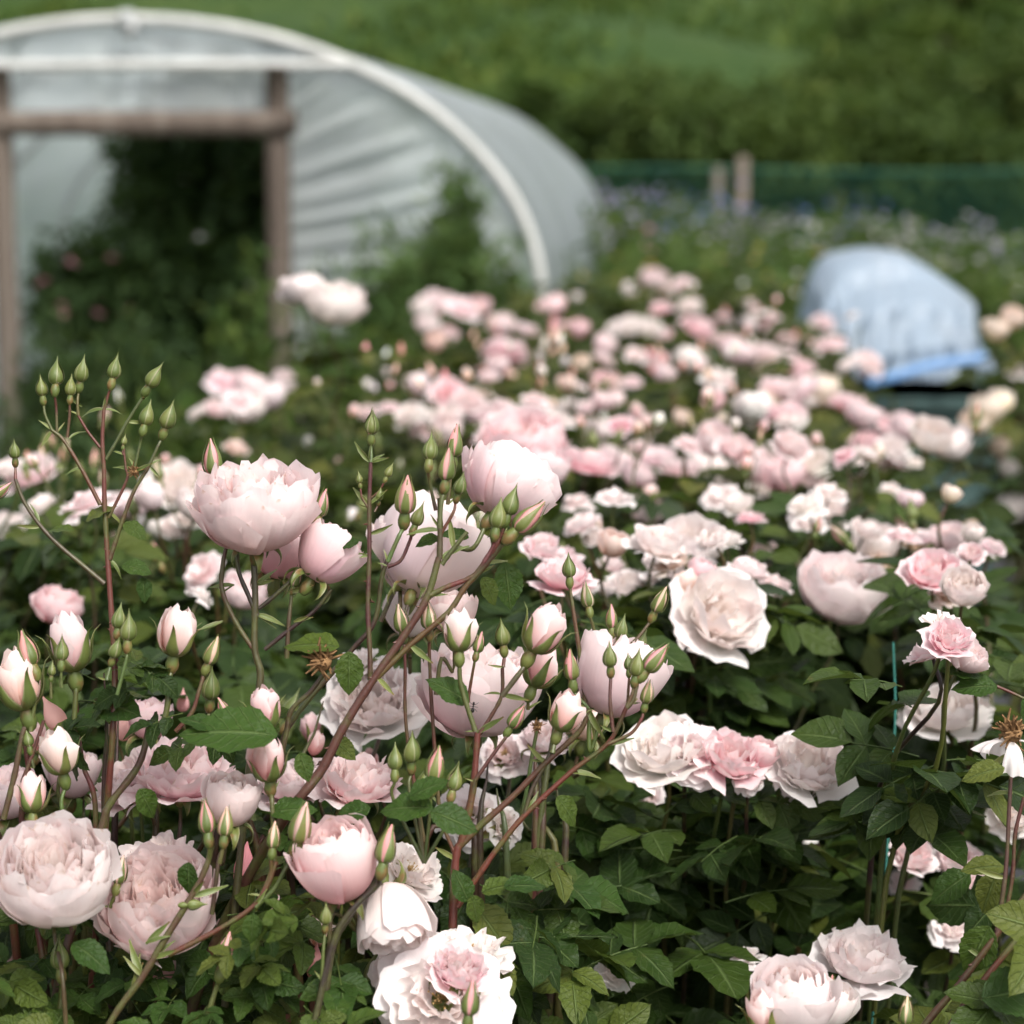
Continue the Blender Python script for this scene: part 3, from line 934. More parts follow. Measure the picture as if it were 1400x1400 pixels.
def bloom_layers(kind, hi=True):
    """returns (inner petals, outer petals); each a list of (V, F, A, phi)"""
    q = (14, 11) if hi else (7, 6)
    qi = (9, 7) if hi else (5, 5)
    inn, out = [], []
    if kind == 'cup':
        for i in range(60 if hi else 30):
            Rr = 0.006 + 0.031 * (i / 60 if hi else i / 30) ** 0.8 * rnd.uniform(.85, 1.1)
            V, Fc, A = petal(Rr, 0.058 + 0.004 * rnd.uniform(-1, 1) - 0.012 * (1 - Rr / .037) ** 2, rnd.uniform(1.5, 1.95), min(1.5, 0.023 / Rr), ruf=0.14, notch=0.03, tip=0.14, nu=qi[0], nt=qi[1], f=Rr / 0.05, t0=0.35)
            inn.append((V, Fc, A, i * GA + rnd.uniform(-.5, .5)))
        n = 18
        for i in range(n):
            f = i / (n - 1)
            g = i >= n - 4
            V, Fc, A = petal(0.039 + 0.010 * f, 0.061 - 0.006 * f + 0.003 * math.sin(i * 2.1) - (0.012 if g else 0), (2.05 - 0.38 * f) if not g else rnd.uniform(1.4, 1.55), rnd.uniform(0.78, 0.95), flare=0.05 if g else 0.01, ruf=0.07, notch=rnd.uniform(0, .06), tip=0.17, nu=q[0], nt=q[1], f=0.72 + 0.28 * f, roll=0.02)
            out.append((jig(V, 0.045), Fc, A, i * GA))
    elif kind == 'goblet':
        for i in range(18 if hi else 9):
            Rr = rnd.uniform(0.008, 0.026)
            V, Fc, A = petal(Rr, rnd.uniform(0.056, 0.062), 2.35, 1.1, ruf=0.08, tip=0.12, nu=qi[0], nt=qi[1], f=0.35, t0=0.3)
            inn.append((V, Fc, A, i * GA))
        for i in range(11):
            f = i / 10
            V, Fc, A = petal(0.029 + 0.007 * f, 0.063 - 0.006 * f, 2.2 - 0.42 * f, 1.12, flare=0.02 + 0.10 * (i > 8), ruf=0.045, notch=rnd.uniform(0, .04), tip=0.15, nu=q[0], nt=q[1], f=0.75 + 0.25 * f)
            out.append((jig(V, 0.05), Fc, A, i * GA))
    elif kind == 'open':
        for i in range(22 if hi else 14):
            Rr = rnd.uniform(0.014, 0.036)
            V, Fc, A = petal(Rr, rnd.uniform(0.022, 0.032), rnd.uniform(1.35, 1.7), min(1.1, 0.02 / Rr), ruf=0.2, notch=0.08, flare=0.08, nu=qi[0], nt=qi[1], f=0.5, t0=0.35)
            inn.append((jig(V, 0.15), Fc, A, i * GA))
        for i in range(13):
            f = i / 12
            V, Fc, A = petal(0.042 + 0.012 * f, 0.024 - 0.012 * f, 1.45 - .15 * f, rnd.uniform(0.5, 0.68), flare=0.10 + 0.08 * f, ruf=0.06, notch=rnd.uniform(0.0, .06), tip=.16, nu=q[0], nt=q[1], f=1.0, droop=0.05 + 0.5 * f * rnd.random())
            out.append((jig(V, 0.12), Fc, A, i * GA))
    elif kind == 'rosette':
        for i in range(34 if hi else 22):
            Rr = rnd.uniform(0.008, 0.036)
            V, Fc, A = petal(Rr, rnd.uniform(0.030, 0.040), rnd.uniform(1.6, 1.95), min(1.2, 0.02 / Rr), ruf=0.2, notch=0.08, nu=qi[0], nt=qi[1], f=Rr / 0.05, t0=0.3)
            inn.append((jig(V, 0.1), Fc, A, i * GA))
        for i in range(16):
            f = i / 15
            g = i > 9
            V, Fc, A = petal(0.036 + 0.014 * f, 0.040 - 0.014 * f, 1.65 - 0.3 * f, rnd.uniform(0.58, 0.78), flare=0.04 + 0.14 * g, ruf=0.08, notch=rnd.uniform(0, .09), nu=q[0], nt=q[1], f=0.7 + .3 * f, droop=(0.35 * rnd.random() if g else 0))
            out.append((jig(V, 0.1), Fc, A, i * GA))
    return inn, out


def join_petals(name, layers):
    mb = MB()
    for V, Fc, A, phi in layers: mb.add(rot_np(V, phi), Fc, A)
    return mb.mesh(name, M['petal'])


# far blooms: one mesh per variant, shared
FAR = {}
for kd, cnt in (('cup', 4), ('goblet', 2), ('rosette', 5), ('open', 3)):
    FAR[kd] = []
    for _ in range(cnt):
        a, b = bloom_layers(kd, False)
        FAR[kd].append(join_petals('bloom', a + b))


# ------------------------------------------------------------------ calyx pieces and buds
def lathe(prof, sides=8, f=0.0):
    a = np.linspace(0, 2 * np.pi, sides, endpoint=False)
    V = np.array([[(r * math.cos(x), r * math.sin(x), z) for x in a] for r, z in prof]).reshape(-1, 3)
    A = np.zeros((len(prof), sides, 4)); A[..., 0] = np.linspace(0, 1, len(prof))[:, None]; A[..., 1] = 0.5
    return V, grid_faces(len(prof), sides, True), A.reshape(-1, 4)


HIPV = lathe([(0.0013, -0.0125), (0.0026, -0.0115), (0.0041, -0.0085), (0.0044, -0.0055), (0.0036, -0.002), (0.0034, 0.0), (0.0006, 0.0005)], 9)
HIP = mesh('hip', *HIPV[:2], M['calyx'], HIPV[2])
PR = np.array([0, .06, .15, .28, .42, .56, .68, .78, .88, 1.0])
RR = np.array([.38, .72, .93, 1.0, .93, .72, .45, .24, .12, .03])


def sepal_mesh(kind):
    """closed: hugs the bud; slit: parts a little; open: stands off and curls; reflex: hangs back"""
    nt, nu = 11, 4
    t = np.linspace(0, 1, nt + 1); u = np.linspace(-1, 1, nu + 1)
    U, T = np.meshgrid(u, t)
    L, Rb = 0.0255, 0.0070
    r = np.interp(T, PR, RR if kind == 'closed' else [.40, .76, .95, 1.0, .97, .86, .68, .47, .27, .12]) * Rb
    z = T * L
    w = {'closed': 0.70, 'slit': 0.40, 'open': 0.60, 'reflex': 0.62}[kind]
    if kind in ('closed', 'slit'):
        ang = U * w * (np.clip(1.12 - 0.25 * T, 0, 1) if kind == 'closed' else np.interp(T, [0, .25, .5, .8, 1], [1.3, 1.2, .85, .55, .3]))
        r = r * (1 + 0.05 * (1 - np.abs(U)))
        k_ = 0.28 if kind == 'slit' else 0.02
        r = r + k_ * L * np.clip(T - 0.62, 0, 1) ** 1.5
        V = np.stack([r * np.cos(ang), r * np.sin(ang), z], -1)
    else:
        # a lance-shaped blade bent out
        wid = np.interp(t, [0, .15, .4, .7, .85, 1], [.0036, .0048, .0042, .0018, .0009, .0002])
        if kind == 'open':
            kt = [0, .12, .28, .45, .62, .8, 1]
            cx_ = np.interp(t, kt, [.003, .0082, .0124, .0146, .0156, .0178, .0225])
            cz_ = np.interp(t, kt, [-.0005, .0012, .0055, .0110, .0170, .0230, .0268])
            wid = np.interp(t, kt, [.0040, .0052, .0050, .0036, .0022, .0010, .0002])
            th = np.arctan2(np.gradient(cz_), np.gradient(cx_))
        else:
            th = 0.3 - 2.9 * t ** 1.3
            ds = 1.05 * L / nt
            cx_ = np.concatenate([[0], np.cumsum(np.cos(th[:-1]) * ds)]) + 0.0032
            cz_ = np.concatenate([[0], np.cumsum(np.sin(th[:-1]) * ds)])
        nx, nz = -np.sin(th), np.cos(th)
        V = np.stack([cx_[:, None] + nx[:, None] * (U ** 2) * wid[:, None] * 0.5, U * wid[:, None], cz_[:, None] + nz[:, None] * (U ** 2) * wid[:, None] * 0.5], -1)
    A = np.zeros((nt + 1, nu + 1, 4)); A[..., 0] = T; A[..., 1] = U * 0.5 + 0.5
    return mesh('sepal', V.reshape(-1, 3), grid_faces(nt + 1, nu + 1), M['calyx'], A.reshape(-1, 4))


RR2 = np.array([.40, .76, .95, 1.0, .97, .86, .68, .47, .25, .06])
SEPAL = {k: sepal_mesh(k) for k in ('closed', 'slit', 'open', 'reflex')}
bodyV = lathe([(r * 0.0062, p * 0.023) for p, r in zip(PR, RR)], 9)
A_ = bodyV[2].copy(); A_[:, 0] = 0.5; A_[:, 1] = 1.0; A_[:, 2] = 0.6
BODY = mesh('bud', bodyV[0], bodyV[1], M['petal'], A_)


slitV = lathe([(r * 0.0059, p * 0.0262) for p, r in zip(PR, RR2)], 10)
A_ = slitV[2].copy(); A_[:, 0] = 0.45; A_[:, 1] = 1.0; A_[:, 2] = 0.85
SLIT = mesh('bud', slitV[0] * (1 + 0.06 * np.sin(np.arctan2(slitV[0][:, 1:2], slitV[0][:, 0:1]) * 2 + slitV[0][:, 2:3] * 300)) * np.array([1, 1, 0]) + slitV[0] * np.array([0, 0, 1]), slitV[1], M['petal'], A_)


def bud_corolla(fat, n=6):
    mb = MB()
    for i in range(n):
        f = i / (n - 1)
        V, Fc, A = petal((0.0088 + 0.0032 * f) * fat, 0.036 - 0.005 * f, 2.72 - 0.42 * f, 1.35, ruf=0.09, notch=0.0, tip=0.30, skew=0.17, nu=8, nt=9, f=0.8 + 0.2 * f, flare=0.16 * (i >= n - 2))
        A[:, 2] = 0.5 + 0.3 * rnd.random()
        mb.add(rot_np(V, i * GA), Fc, A)
    return mb.mesh('bud', M['petal'])


COROLLA = [bud_corolla(f) for f in (0.95, 1.0, 1.06, 1.12)]


def tint(c, v=0.05):
    return tuple(max(0, min(0.9, q * (1 + rnd.uniform(-v, v)))) for q in c[:3]) + (1.0,)


PC = {'w': (0.88, 0.85, 0.825), 'p': (0.88, 0.70, 0.735), 'k': (0.86, 0.52, 0.59), 'd': (0.83, 0.38, 0.38), 'b': (0.86, 0.58, 0.54), 'c': (0.87, 0.77, 0.56), 'o': (0.86, 0.62, 0.48), 'v': (0.87, 0.77, 0.785)}
STEMC = {'red': (0.088, 0.026, 0.018, 1), 'brown': (0.072, 0.038, 0.021, 1), 'green': (0.070, 0.085, 0.022, 1), 'dark': (0.034, 0.017, 0.012, 1)}


class Bush:
    def __init__(s, label, x, y, group, name='rose_bush'):
        s.o = empty(name, (x, y, 0))
        tag(s.o, label, 'rose bush', group)
        s.base = Vector((x, y, 0))
        s.x, s.y = x, y
        s.extra = []

    def L(s, p): return Vector(p) - s.base

    def stem(s, P, r0, r1, c='brown', name='cane', sides=8, per=6):
        V, Fc, A = tube([s.L(p) for p in P], r0, r1, sides, per, bumps=0.05)
        return obj(name, mesh(name, V, Fc, M['stem'], A), s.o, color=tint(STEMC[c], 0.25))

    def bloom(s, pos, n, size, kind, col, near=False, spin=None, sep=True):
        """size is the bloom's width; near blooms have each outer petal as a piece of its own"""
        sc = size / {'cup': 0.098, 'goblet': 0.074, 'open': 0.118, 'rosette': 0.105}[kind]
        spin = rnd.uniform(0, 6.28) if spin is None else spin
        off = {'cup': 0.030, 'goblet': 0.032, 'open': 0.012, 'rosette': 0.02}[kind] * sc
        base = Vector(pos) - Vector(n) * off
        m4 = frame(s.L(base), n, spin, sc)
        colr = tint([min(0.90, q * 1.025) for q in (PC[col] if isinstance(col, str) else col)], 0.025)
        if not near:
            b = obj('bloom', rnd.choice(FAR[kind]), s.o, m4, colr)
            return b, base
        inn, out = bloom_layers(kind, True)
        b = obj('bloom', join_petals('bloom', inn), s.o, m4, colr)
        for V, Fc, A, phi in out:
            obj('petal', mesh('petal', V, Fc, M['petal'], A), b, rotz(phi), tint(colr, 0.03))
        if sep:
            obj('hip', HIP, b, Matrix.Translation((0, 0, 0.001)) @ Matrix.Scale(1.15 / sc * 1.0, 4))
            for i in range(5):
                obj('sepal', SEPAL['reflex'], b, rotz(i * 1.2566 + .3) @ Matrix.Scale(1.0 / sc, 4))
        if kind == 'open':
            mb = MB()
            for i in range(36):
                a = rnd.uniform(0, 6.28); q = rnd.uniform(0.1, 1) * 0.012; h = rnd.uniform(0.014, 0.021)
                p1 = (q * 1.25 * math.cos(a), q * 1.25 * math.sin(a), h)
                V, Fc, A = tube([(q * .4 * math.cos(a), q * .4 * math.sin(a), 0.002), p1], 0.0003, 0.0003, 4, 2); mb.add(V, Fc, A)
                mb.box(p1, (0.0016, 0.001, 0.001))
            obj('stamens', mb.mesh('stamens', M['stamen']), b, kind='stuff')
        return b, base

    def bud(s, pos, n, kind, w, col='d', parts=True):
        """pos: middle of the bud; w: its width in metres. kind: green, slit, opening"""
        n = Vector(n)
        if kind == 'opening':
            me = rnd.choice(COROLLA[1:]); sc = w / 0.0262; off = 0.0155 * sc; sep = 'open'
        elif kind == 'slit':
            me = SLIT; sc = w / 0.0150; off = 0.011 * sc; sep = 'slit'
        else:
            me = BODY; sc = w / 0.0140; off = 0.010 * sc; sep = 'closed'
        base = Vector(pos) - n * off
        sx = sc * (0.72 if kind == 'slit' else 1.0)
        b = obj('bud', me, s.o, frame(s.L(base), n, rnd.uniform(0, 6.28), sc), tint(PC[{'p': 'b', 'k': rnd.choice('bd')}.get(col, col)], 0.08))
        if parts:
            ss = 1.0 if kind != 'opening' else 0.98
            obj('hip', HIP, b, Matrix.Translation((0, 0, 0.0008)) @ Matrix.Scale(1.0 if kind != 'opening' else 1.15, 4))
            for i in range(5):
                tw = rnd.uniform(-.12, .12)
                mm = rotz(i * 1.2566 + tw) @ Matrix.Scale(ss * rnd.uniform(0.92, 1.1), 4)
                obj('sepal', SEPAL[sep], b, mm)
        return b, base - n * 0.0105 * sc


# ------------------------------------------------------------------ rose leaves
def leaflet(L, W, n=12, serr=0.05, fold=0.22, droop=0.18, twist=0.0):
    t = np.linspace(0, 1, n + 1)
    w = np.sin(np.pi * np.clip(t ** 0.82, 0, 1)) ** 0.85 * W / 2
    w[-1] = 0.0004; w[0] = 0.0006
    if serr: w = w * (1 + serr * np.where(np.arange(n + 1) % 2 == 0, 1, -1) * (t < 0.97))
    rows = []
    for i, tt in enumerate(t):
        for u in (-1, -0.5, 0, 0.5, 1) if n > 6 else (-1, 0, 1):
            au = abs(u)
            x = tt * L - (0.03 * L * au if n > 6 else 0)
            rows.append((x, u * w[i], fold * w[i] * (au ** 1.4) - droop * L * tt * tt + 0.035 * W * math.sin(tt * 17 + u * 3) * au))
    nc = 5 if n > 6 else 3
    V = np.array(rows)
    A = np.zeros((n + 1, nc, 4)); A[..., 0] = t[:, None]; A[..., 1] = np.linspace(0, 1, nc)[None]
    return V, grid_faces(n + 1, nc), A.reshape(-1, 4)


def compound(hi=True, nl=5, curl=1.0):
    """a rose leaf: stalk with terminal leaflet and two pairs"""
    mb = MB()
    n = 12 if hi else 4
    V, Fc, A = tube([(0, 0, 0), (0.03, 0, 0.002), (0.062, 0, -0.002)], 0.0011, 0.0006, 4 if hi else 3, 3)
    A[:, 0] = .5; A[:, 1] = .5
    mb.add(V, Fc, A)
    spots = [(0.058, 0, 1.15)] + [(0.046, s * 1.05, 0.95) for s in (-1, 1)] + ([(0.024, s * 1.15, 0.78) for s in (-1, 1)] if nl == 5 else [])
    for x, a, sc in spots:
        L = 0.047 * sc * rnd.uniform(0.9, 1.1); W = L * rnd.uniform(0.62, 0.74)
        V, Fc, A = leaflet(L, W, n, 0.045 if hi else 0, rnd.uniform(0.1, 0.45) * curl, rnd.uniform(0.02, 0.32) * curl)
        m = Matrix.Rotation(a + rnd.uniform(-.15, .15), 3, 'Z') @ Matrix.Rotation(rnd.uniform(-.4, .4), 3, 'X') @ Matrix.Rotation(rnd.uniform(-.15, .3), 3, 'Y')
        A[:, 2] = rnd.random() * 0.25
        mb.add(V @ np.array(m).T + np.array((x, 0, 0.0)), Fc, A)
    return mb


NEAR_LEAF = [compound(True, 5 if i % 3 else 3).mesh('leaf', M['leaf']) for i in range(8)]
BIG = []
for i in range(4):
    V, Fc, A = leaflet(0.06, 0.040, 18, 0.04, rnd.uniform(.15, .4), rnd.uniform(.1, .3))
    BIG.append(mesh('leaf', V, Fc, M['leaf_young'], A))
BRACT = []
for i in range(3):
    V, Fc, A = leaflet(0.017, 0.0034, 8, 0.0, .6, rnd.uniform(-.2, .9))
    BRACT.append(mesh('bract', V, Fc, M['calyx'], A))
FAR_T = [compound(False) for _ in range(6)]
FAR_T = [(np.concatenate(m.V), np.concatenate(m.F), np.concatenate(m.A)) for m in FAR_T]


def leaf_matrix(dirv, nrm):
    d = Vector(dirv).normalized()
    n = Vector(nrm)
    y = n.cross(d).normalized()
    z = d.cross(y)
    return Matrix((d, y, z)).transposed()


def scatter_leaves(bush, Ps, Ds, Ns, Ss):
    """join many far leaves into one foliage part"""
    if not len(Ps): return
    mb = MB()
    idx = rng.integers(0, len(FAR_T), len(Ps))
    for k, (TV, TF, TA) in enumerate(FAR_T):
        sel = np.where(idx == k)[0]
        if not len(sel): continue
        Rm = np.stack([np.array(leaf_matrix(Ds[i], Ns[i])) * Ss[i] for i in sel])
        V = np.einsum('nij,vj->nvi', Rm, TV) + np.stack([Ps[i] for i in sel])[:, None, :]
        A = np.repeat(TA[None], len(sel), 0).copy()
        A[..., 2] = (A[..., 2] + rng.random(len(sel))[:, None]) % 1.0
        Fc = (TF[None] + (np.arange(len(sel)) * len(TV))[:, None, None]).reshape(-1, 4)
        mb.add(V.reshape(-1, 3), Fc, A.reshape(-1, 4))
    obj('foliage', mb.mesh('foliage', M['leaf_far'] if bush.y > 2.8 else M['leaf']), bush.o, kind='stuff')


# ------------------------------------------------------------------ the bed: bushes of the middle and far distance
MG = 'rose bushes in the pale pink bed'
mid = [  # X, Y, radius, height, label
    (-0.66, 2.55, 0.34, 0.95, 'rose bush at the left edge behind the tall green bud spray'),
    (-0.22, 2.55, 0.34, 0.96, 'rose bush with pale pink blooms just behind the fullest sharp bloom'),
    (0.20, 2.30, 0.32, 0.98, 'rose bush bearing the large drooping cream bloom in the middle'),
    (0.17, 2.00, 0.26, 0.93, 'dark leafy rose bush with withered white blooms, low in the middle'),
    (0.50, 2.45, 0.28, 0.98, 'rose bush with the single big round pink bloom at the right'),
    (0.50, 2.08, 0.22, 0.82, 'low rose bush with small pale blooms beside the turquoise twine'),
    (-0.40, 3.05, 0.36, 0.94, 'rose bush with the white and pink cluster left of centre'),
    (-0.02, 3.05, 0.36, 1.02, 'rose bush with the large blurred pink bloom behind the centre buds'),
    (0.34, 3.00, 0.34, 1.02, 'rose bush with long sweeps of pink blooms right of centre'),
    (0.66, 3.15, 0.26, 0.90, 'rose bush at the right flank of the bed below the teal tank'),
    (-0.32, 3.55, 0.28, 0.98, 'tall rose bush carrying the pair of white blooms before the tunnel'),
    (0.02, 3.95, 0.38, 0.98, 'rose bush with small white blooms in the centre of the bed'),
    (0.42, 3.85, 0.36, 1.05, 'rose bush with pink blooms left of the teal tank'),
    (0.70, 3.90, 0.22, 0.94, 'rose bush whose white bloom juts out before the teal tank'),
    (0.00, 4.90, 0.40, 1.06, 'rose bush with a pink bloom below the feathery plant'),
    (0.42, 4.90, 0.40, 1.06, 'rose bush with scattered small blooms in the far centre'),
    (0.80, 4.90, 0.34, 1.06, 'rose bush with two pink blooms just left of the blue sheet'),
    (0.10, 6.00, 0.42, 1.08, 'rose bush with pinkish blooms at the tunnel corner'),
    (0.52, 6.00, 0.42, 1.08, 'rose bush with a pair of white blooms at the far end'),
    (0.92, 6.10, 0.38, 1.06, 'rose bush with deep pink blooms at the far end near the sheet'),
    (0.30, 7.20, 0.42, 1.08, 'farthest rose bush before the tunnel side, few blooms'),
    (0.66, 7.30, 0.42, 1.10, 'farthest rose bush with two round white blooms on top'),
    (1.05, 7.30, 0.40, 1.06, 'farthest rose bush just left of the blue sheet'),
    (1.20, 4.50, 0.20, 1.16, 'cream yellow rose bush at the right edge before the sheet'),
    (1.00, 3.50, 0.20, 0.86, 'rose bush with pale cream blooms cut by the right edge'),
]
BU = []
for X, Y, r, h, lab in mid:
    b = Bush(lab, X, Y, MG if 'yellow' not in lab else MG)
    b.r, b.h = r, h
    BU.append(b)

# mid-distance blooms: pixel x, y, width, colour
MB_LIST = [
    (893, 384, 34, 'p'), (930, 387, 36, 'p'), (942, 418, 32, 'w'), (903, 421, 28, 'k'), (955, 447, 46, 'k'), (982, 433, 36, 'p'), (1025, 418, 30, 'k'), (1046, 438, 36, 'k'),
    (842, 446, 28, 'w'), (864, 446, 42, 'w'), (888, 447, 36, 'w'), (755, 421, 36, 'k'), (720, 450, 30, 'p'), (771, 447, 28, 'k'), (792, 450, 24, 'k'), (685, 445, 34, 'p'),
    (603, 414, 50, 'p'), (632, 420, 46, 'p'), (657, 420, 24, 'k'), (578, 424, 26, 'w'), (585, 446, 30, 'v'), (595, 468, 24, 'o'), (612, 460, 24, 'p'), (690, 480, 58, 'k'), (668, 515, 28, 'p'), (680, 500, 26, 'p'),
    (796, 497, 20, 'c'), (826, 490, 30, 'p'), (826, 514, 36, 'k'), (864, 521, 28, 'p'), (897, 497, 30, 'p'), (908, 512, 26, 'p'), (942, 495, 40, 'w'), (980, 514, 42, 'w'), (998, 468, 36, 'k'),
    (1008, 484, 44, 'p'), (1038, 480, 44, 'p'), (1068, 490, 46, 'p'), (1092, 502, 40, 'k'), (1134, 470, 52, 'p'), (1162, 497, 40, 'w'), (1190, 492, 44, 'p'), (1126, 440, 30, 'p'), (1075, 470, 24, 'p'),
    (1030, 560, 50, 'w'), (1062, 530, 46, 'p'), (1090, 532, 52, 'p'), (1074, 562, 50, 'k'), (1122, 535, 44, 'c'), (1160, 552, 52, 'k'), (1180, 570, 44, 'p'), (1206, 575, 58, 'k'), (1240, 588, 48, 'p'), (1272, 598, 50, 'w'), (1222, 612, 40, 'w'),
    (1084, 608, 50, 'p'), (1112, 630, 46, 'w'), (1185, 620, 34, 'w'), (1170, 640, 26, 'w'), (940, 606, 40, 'p'), (975, 604, 52, 'p'), (1008, 612, 52, 'p'), (1038, 640, 56, 'p'), (1070, 652, 56, 'k'), (1105, 652, 50, 'p'), (1135, 672, 42, 'w'),
    (870, 612, 48, 'p'), (900, 625, 50, 'p'), (930, 640, 54, 'p'), (965, 645, 48, 'w'), (805, 632, 72, 'k'), (842, 628, 60, 'p'), (870, 650, 40, 'p'), (840, 680, 50, 'w'), (790, 684, 40, 'v'), (985, 678, 54, 'w'), (1010, 690, 44, 'w'), (1026, 708, 42, 'k'),
    (1100, 690, 50, 'w'), (1130, 692, 50, 'w'), (1105, 714, 46, 'w'), (1150, 722, 44, 'w'), (1185, 725, 44, 'w'), (1212, 722, 56, 'k'), (1236, 732, 46, 'p'), (1245, 685, 32, 'p'), (1218, 668, 30, 'w'), (1196, 745, 52, 'w'), (1262, 735, 40, 'p'), (1298, 738, 46, 'p'), (1328, 755, 34, 'p'), (1358, 748, 32, 'p'), (1330, 730, 26, 'w'),
    (1276, 780, 76, 'k'), (1318, 805, 54, 'w'), (1306, 765, 40, 'w'), (560, 566, 40, 'w'), (590, 566, 40, 'w'), (615, 570, 34, 'w'), (530, 556, 34, 'p'), (612, 534, 52, 'k'), (640, 548, 40, 'p'), (578, 596, 36, 'p'), (660, 562, 40, 'p'), (690, 560, 40, 'p'),
    (742, 552, 40, 'w'), (764, 572, 46, 'w'), (730, 545, 36, 'p'), (850, 578, 40, 'k'), (880, 580, 36, 'k'), (805, 556, 28, 'p'), (822, 548, 24, 'p'), (790, 535, 22, 'p'), (775, 525, 22, 'o'), (985, 573, 16, 'c'), (932, 572, 22, 'c'), (976, 548, 28, 'k'), (840, 548, 26, 'p'), (815, 590, 40, 'v'),
    (310, 520, 50, 'p'), (342, 530, 46, 'p'), (340, 560, 46, 'w'), (298, 558, 38, 'p'), (388, 522, 30, 'w'), (368, 545, 44, 'v'), (325, 545, 40, 'v'),
    (40, 645, 76, 'p'), (52, 692, 46, 'w'), (118, 685, 70, 'p'), (178, 692, 50, 'p'), (245, 662, 76, 'w'), (268, 694, 52, 'w'), (206, 680, 36, 'v'), (276, 780, 58, 'p'), (276, 812, 36, 'w'), (12, 725, 56, 'w'), (332, 812, 56, 'p'), (240, 720, 40, 'w'),
    (78, 832, 60, 'k'), (130, 845, 34, 'v'), (10, 640, 40, 'w'),
    (900, 742, 74, 'w'), (945, 745, 74, 'w'), (972, 735, 40, 'w'), (1025, 778, 50, 'v'), (1060, 800, 40, 'p'), (1045, 760, 36, 'p'), (770, 788, 74, 'k'), (742, 748, 50, 'p'), (800, 800, 36, 'w'), (836, 772, 36, 'v'), (862, 800, 54, 'w'), (838, 745, 36, 'o'), (885, 700, 44, 'v'), (795, 715, 44, 'v'), (1040, 840, 40, 'p'), (1062, 870, 30, 'k'), (815, 735, 34, 'w'),
    (1292, 852, 66, 'w'), (1274, 892, 74, 'p'), (1222, 860, 40, 'p'), (1240, 830, 36, 'w'), (1160, 885, 30, 'p'), (1205, 900, 26, 'o'),
    (1350, 562, 40, 'c'), (1334, 580, 34, 'c'), (1368, 552, 30, 'c'), (1368, 612, 24, 'c'), (1386, 692, 50, 'w'), (1300, 676, 24, 'c'), (1384, 436, 30, 'c'), (1362, 452, 30, 'c'), (1392, 505, 30, 'w'), (1328, 722, 18, 'c'), (1378, 640, 24, 'w'),
]
EXPL = [  # pixel x, y, width, colour, depth, kind, axis
    (412, 398, 54, 'w', 3.45, 'cup', (-.2, .9, .2)), (457, 419, 76, 'w', 3.35, 'cup', (.1, .9, .3)),
    (716, 612, 104, 'k', 2.45, 'cup', (-.1, .8, .4)), (690, 578, 78, 'p', 2.7, 'rosette', (-.3, .9, .2)), (745, 640, 60, 'p', 2.4, 'goblet', (.3, .8, .3)),
    (1152, 812, 112, 'v', 2.12, 'cup', (.1, .85, .40)),
    (985, 838, 128, 'w', 1.97, 'rosette', (.35, .45, .8)), (925, 770, 90, 'w', 2.15, 'rosette', (-.2, .9, .3)), (955, 872, 70, 'w', 2.07, 'open', (-.3, -.3, .6)),
    (938, 797, 30, 'o', 1.98, 'goblet', (-.2, .9, .2)), (957, 780, 32, 'k', 1.99, 'goblet', (.2, .9, .2)),
    (1290, 972, 106, 'w', 1.96, 'rosette', (-.1, .8, .3)), (1335, 965, 60, 'w', 2.0, 'open', (.3, .7, .4)),
    (1108, 1045, 108, 'w', 1.78, 'rosette', (.1, .65, .7)), (1100, 1075, 70, 'w', 1.80, 'open', (0, .1, .9)),
    (905, 1025, 116, 'w', 1.78, 'rosette', (-.2, .75, .5)), (945, 1030, 90, 'v', 1.77, 'open', (.1, .3, .8)), (1000, 1035, 92, 'k', 1.77, 'rosette', (.2, .7, .5)), (1040, 1030, 40, 'k', 1.78, 'goblet', (.3, .8, .2)), (1028, 1068, 44, 'w', 1.77, 'open', (.4, -.1, .7)),
    (1178, 1312, 122, 'w', 1.72, 'rosette', (.1, .85, .35)), (840, 1330, 52, 'w', 1.75, 'open', (.2, .6, .5)), (1022, 1305, 46, 'w', 1.78, 'open', (.0, .9, .1)), (812, 1338, 30, 'w', 1.92, 'goblet', (-.2, .8, .3)),
    (1248, 1168, 60, 'p', 1.92, 'rosette', (.2, .6, .5)), (1268, 1128, 36, 'p', 2.15, 'goblet', (.2, .8, .3)), (1312, 1176, 66, 'p', 1.98, 'rosette', (0, .8, .4)), (1330, 1222, 70, 'p', 1.95, 'rosette', (.1, .7, .5)), (1302, 1268, 62, 'w', 1.9, 'open', (-.1, .6, .6)), (1390, 1110, 70, 'w', 1.95, 'rosette', (-.3, .6, .6)), (1235, 1205, 40, 'v', 2.1, 'open', (-.3, .4, .7)),
    (1112, 1135, 44, 'w', 2.0, 'open', (-.2, .9, .1)), (1290, 1340, 50, 'v', 2.1, 'open', (0, .6, .6)), (890, 1090, 34, 'v', 1.9, 'open', (-.3, .2, .8)), (858, 1215, 22, 'w', 1.95, 'goblet', (0, .9, .2)),
]
MIDPTS = []
